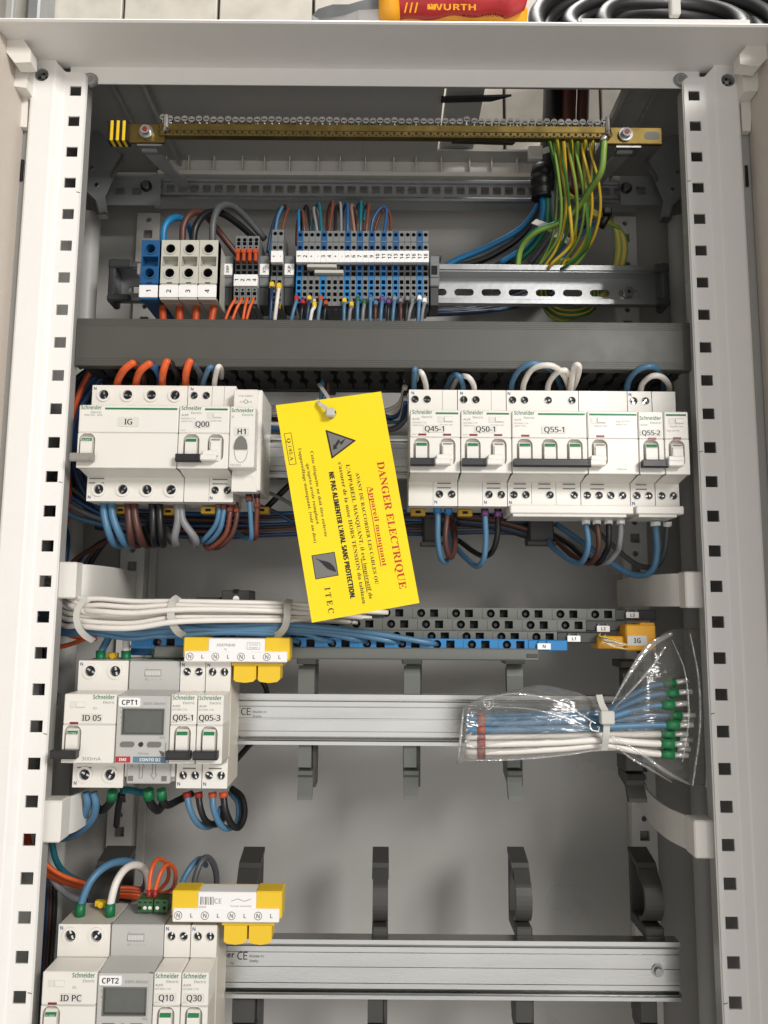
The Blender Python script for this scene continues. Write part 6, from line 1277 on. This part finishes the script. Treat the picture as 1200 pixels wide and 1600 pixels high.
W([(252, 1236, 36), (254, 1250, 38), (262, 1258, 42), (280, 1250, 52), (300, 1240, 62)], 5.4, 'black_wire', 'black wire running from the meter marked CPT1 toward the slim breakers', G, ferr=('ferrule_green', 6))
W([(190, 1240, 60), (185, 1262, 66), (182, 1290, 74)], 4.8, 'black_wire', 'dark wire dropping behind the switch marked ID 05', G)
G = 'loops under the slim breakers of the middle row'
W([(292, 1240, 38), (296, 1262, 36), (307, 1284, 40), (322, 1292, 50), (338, 1284, 62), (346, 1262, 74)], 4.6, 'blue', 'blue loop under the breaker marked Q05-1', G, ferr=('red_wire', 3))
W([(310, 1240, 38), (313, 1262, 36), (322, 1283, 40), (338, 1288, 50), (350, 1276, 62), (350, 1250, 74)], 4.6, 'black_wire', 'black loop under the breaker marked Q05-1', G, ferr=('red_wire', 3))
W([(332, 1240, 38), (334, 1264, 36), (344, 1288, 40), (358, 1294, 48), (372, 1282, 58), (372, 1254, 66), (360, 1238, 74)], 4.6, 'blue', 'blue loop under the breaker marked Q05-3', G, ferr=('orange_dark', 3))
W([(349, 1240, 38), (352, 1264, 36), (362, 1288, 40), (374, 1292, 46), (382, 1272, 54), (378, 1246, 62), (362, 1232, 70)], 4.8, 'black_wire', 'black loop under the breaker marked Q05-3', G, ferr=('orange_dark', 3))
W([(408, 1148, 72), (392, 1162, 76), (374, 1182, 82), (362, 1196, 90)], 4.6, 'black_wire', 'black wire showing between the rail and the slim breakers', G)
W([(404, 1055, 60), (414, 1072, 64), (418, 1084, 68)], 4, 'black_wire', 'short black wire behind the yellow tabs of the middle row', G)
# --- above the bottom row
G = 'loops above the bottom row'
W([(125, 1432, 36), (127, 1412, 36), (142, 1376, 40), (168, 1352, 50), (198, 1346, 64), (224, 1358, 80), (228, 1380, 96), (212, 1400, 110), (180, 1404, 118)], 5.4, 'blue', 'blue wire with green ferrule arching into the switch marked ID PC', G, ferr=('ferrule_green', 9))
W([(172, 1432, 36), (173, 1412, 36), (182, 1378, 40), (198, 1356, 50), (216, 1352, 64), (228, 1364, 80), (230, 1392, 96), (206, 1410, 110)], 5.4, 'white_wire', 'white wire with green ferrule arching into the switch marked ID PC', G, ferr=('ferrule_green', 9))
W([(233, 1406, 42), (233, 1390, 42), (237, 1358, 46), (248, 1342, 56), (262, 1352, 70), (262, 1375, 84), (246, 1394, 92)], 3.0, 'orange', 'small orange loop over the meter marked CPT2, outer one', G, ferr=('red_wire', 7))
W([(242, 1406, 42), (243, 1390, 42), (252, 1362, 46), (264, 1350, 56), (274, 1362, 68), (270, 1388, 82), (248, 1398, 92)], 3.0, 'orange', 'small orange loop over the meter marked CPT2, inner one', G, ferr=('red_wire', 7))
W([(281, 1396, 60), (288, 1372, 62), (302, 1350, 68), (314, 1342, 80), (322, 1352, 92)], 4.4, 'blue', 'blue wire rising behind the yellow connector of the bottom row', G)
W([(303, 1398, 58), (306, 1368, 60), (318, 1342, 66), (330, 1344, 76), (338, 1366, 84), (338, 1400, 92)], 4.6, 'grey_wire_dark', 'dark grey loop behind the yellow connector of the bottom row', G)
G = 'orange wires sweeping from the post to the bottom row'
for i in range(4): W([(30+i*4, 1300-i*2, 70+i*3), (56, 1332+i*6, 68+i*3), (84, 1360+i*4, 72+i*3), (120, 1376+i*3, 80+i*3), (170, 1386+i*4, 92+i*2), (212, 1388+i*5, 100), (255, 1398+i*4, 104), (310, 1406+i*3, 106)], 3.4, ('orange', 'orange_dark')[i % 2], f'orange wire sweeping from the post to the bottom row, {"uppermost second third lowest".split()[i]} of them', G, n=8)
W([(80, 1310, 84), (88, 1345, 88), (104, 1366, 96), (130, 1380, 104)], 4.6, 'teal', 'dark teal wire dropping from under the curved guide beside the bottom row', 'wires beside the bottom row')
W([(58, 1310, 80), (66, 1340, 80), (90, 1384, 86), (125, 1406, 96), (180, 1412, 108), (224, 1400, 112)], 4.8, 'grey_wire', 'grey wire sweeping behind the switch marked ID PC', 'wires beside the bottom row')
for i, (m, cn) in enumerate((('black_wire', 'black'), ('navy', 'navy'), ('brown', 'brown'), ('black_wire', 'second black'))):
    W([(66+i*4, 1290, 120+i*3), (70+i*5, 1400, 118), (64+i*5, 1500, 116), (58+i*4, 1620, 116)], 5, m, f'{cn} wire running down along the side wall by the bottom row', 'wires along the side wall')
for i, (m, cn) in enumerate((('black_wire', 'black'), ('navy', 'navy'), ('blue', 'blue'), ('brown', 'brown'), ('black_wire', 'second black'), ('blue_deep', 'deep blue'))):
    W([(92+i*3, 720, 120+i*4), (84+i*4, 860, 116), (72+i*3, 980, 112+i*3), (70+i*5, 1100, 120), (66+i*4, 1200, 122+i*3), (64+i*4, 1290, 122)], 5, m, f'{cn} wire running down the side wall between the upper and middle rows', 'wires along the side wall')
# --- small yellow clips beside ferrules
for px, py, lb in ((176, 1024, 'small yellow terminal clip between the two green ferrules of the middle row'), (158, 1411, 'small yellow terminal clip between the two green ferrules of the bottom row')):
    x, _, z = P(px, py, 46); mb = MB(); mb.box(x-4, x+4, 44, 48, z-2, z+2, 'yellow', .5); mb.cyl((x+1, 0, z), 2.2, 42, 46, 'yellow', n=12); tag(mb.build('terminal_clip', None, (x, 46, z)), lb, 'clip', 'small yellow terminal clips')
# entry blocks on top of the residual current switches (moulded hoods)
for px0, px1, pt, pb, lb in ((117, 196, 1030, 1038, 'cream'), (96, 176, 1424, 1452, 'cream')): pass

# ================================================================== things lying on the roof
def on_roof():
    t = thing('pliers', 'red and yellow insulated pliers lying on the cabinet roof', 'pliers', P(700, 30, 12)); yc = 14
    def handle(pts, rr, m, nm, m2=None):
        path = smooth_path([P(a, b, c) for a, b, c in pts], 8); k = MB(); n = len(path); k.tube(path, 1, m, 18, radii=[rr*(.5+.5*min(1, i/4))*(1 if i < n-5 else .55+.45*(n-1-i)/4)*(1+.07*math.sin(i*.7)) for i in range(n)])
        return k, path
    k, path = handle([(596, -2, 12), (650, -4, 8), (710, -9, 6), (770, -10, 6), (822, -2, 8)], 15, 'handle_red', 'handle'); 
    k.build('handle', t)
    k, _ = handle([(596, 26, 24), (660, 25, 24), (740, 25, 24), (822, 27, 24)], 13, 'handle_yellow', 'handle'); k.text('VDE 1000V', *[P(755, 21, 9)[i] for i in (0, 2)], 10.2, 'ink', 3.2, width=34); k.build('handle', t)
    k = MB(); k.tube([P(592, 6, 12), P(606, 6, 12), P(620, 4, 12)], 16, 'handle_yellow', 18, radii=[13, 16.5, 15.8]); k.build('guard', t)
    k = MB(); x, _, z = P(708, 12, -8); k.text('WURTH', x, z, -8.6, 'handle_yellow', 5, width=34, fat=.01); x2 = P(674, 13, -8)[0]
    k.prism([(x2-3, z-2), (x2+3.4, z-2), (x2+3.4, z+2), (x2+1.4, z+2), (x2+1.4, z), (x2-1, z), (x2-1, z+2), (x2-3, z+2)], -9, -8.4, 'handle_yellow')
    for i in range(3): a = P(633+i*8, 13, -8); k.prism([(a[0]-.8, a[2]-4), (a[0]+.4, a[2]-4), (a[0]+2, a[2]+4), (a[0]+.8, a[2]+4)], -9, -8.2, 'handle_yellow')
    k.build('printed_name', t)
    k = MB(); g = [P(a, b, 14) for a, b in ((488, 30), (498, 20), (520, 13), (545, 13), (562, 8), (596, 0), (596, 20), (560, 22), (540, 30), (500, 36))]; k.prism([(p[0], p[2]) for p in g], 10, 22, 'galv'); k.build('jaw', t)
    t = thing('cable_coil', 'coil of thick black cable with a white tie lying on the cabinet roof', 'cable coil', P(1055, 30, 60)); k = MB(); random.seed(9)
    for i in range(9):
        R_ = 92-i*7.5; c = P(1055, 34, 75); pts = []
        for q in range(73):
            a = 2*math.pi*q/72; pts.append((c[0]+math.cos(a)*R_*1.3, 88+math.sin(a)*R_*.38+(i % 3)*9-9+math.sin(a*2+i)*2, 427+74+5.5+math.sin(a)*R_*.78+math.sin(a*3+i)*1.5))
        k.tube(pts, 7.2, 'black', 10, caps=False)
    k.build('cable', t)
    k = MB(); c = P(1047, 14, 30); k.box(c[0]-4, c[0]+4, 18, 24, c[2]-14, c[2]+8, 'tie_white', 1); k.box(c[0]-7, c[0]+7, 17, 25, c[2]+1, c[2]+9, 'tie_white', 1.2); tag(k.build('cable_tie', None, c), 'white cable tie round the black cable coil on the roof', 'cable tie', 'cable ties')
    k = MB(); a, b = P(908, 29, 10), P(1172, 30, 10); k.box(a[0], b[0], 10, 16, 446, a[2]+.4, 'label_grey', .4); tag(k.build('spacer_strip', None, a), 'thin pale strip lying under the black cable coil', 'strip')
    k = MB(); k.box(-360, PX(42, 10, 190), 190, 226, 380, 900, 'galv_dark', 2); k.box(PX(8, 10, 186), PX(20, 10, 186), 186, 192, 380, 900, 'paint_grey', 1); tag(k.build('wall_trunking', None, (-350, 200, 380)), 'grey metal trunking on the tiled wall at the upper corner', 'trunking')
on_roof()
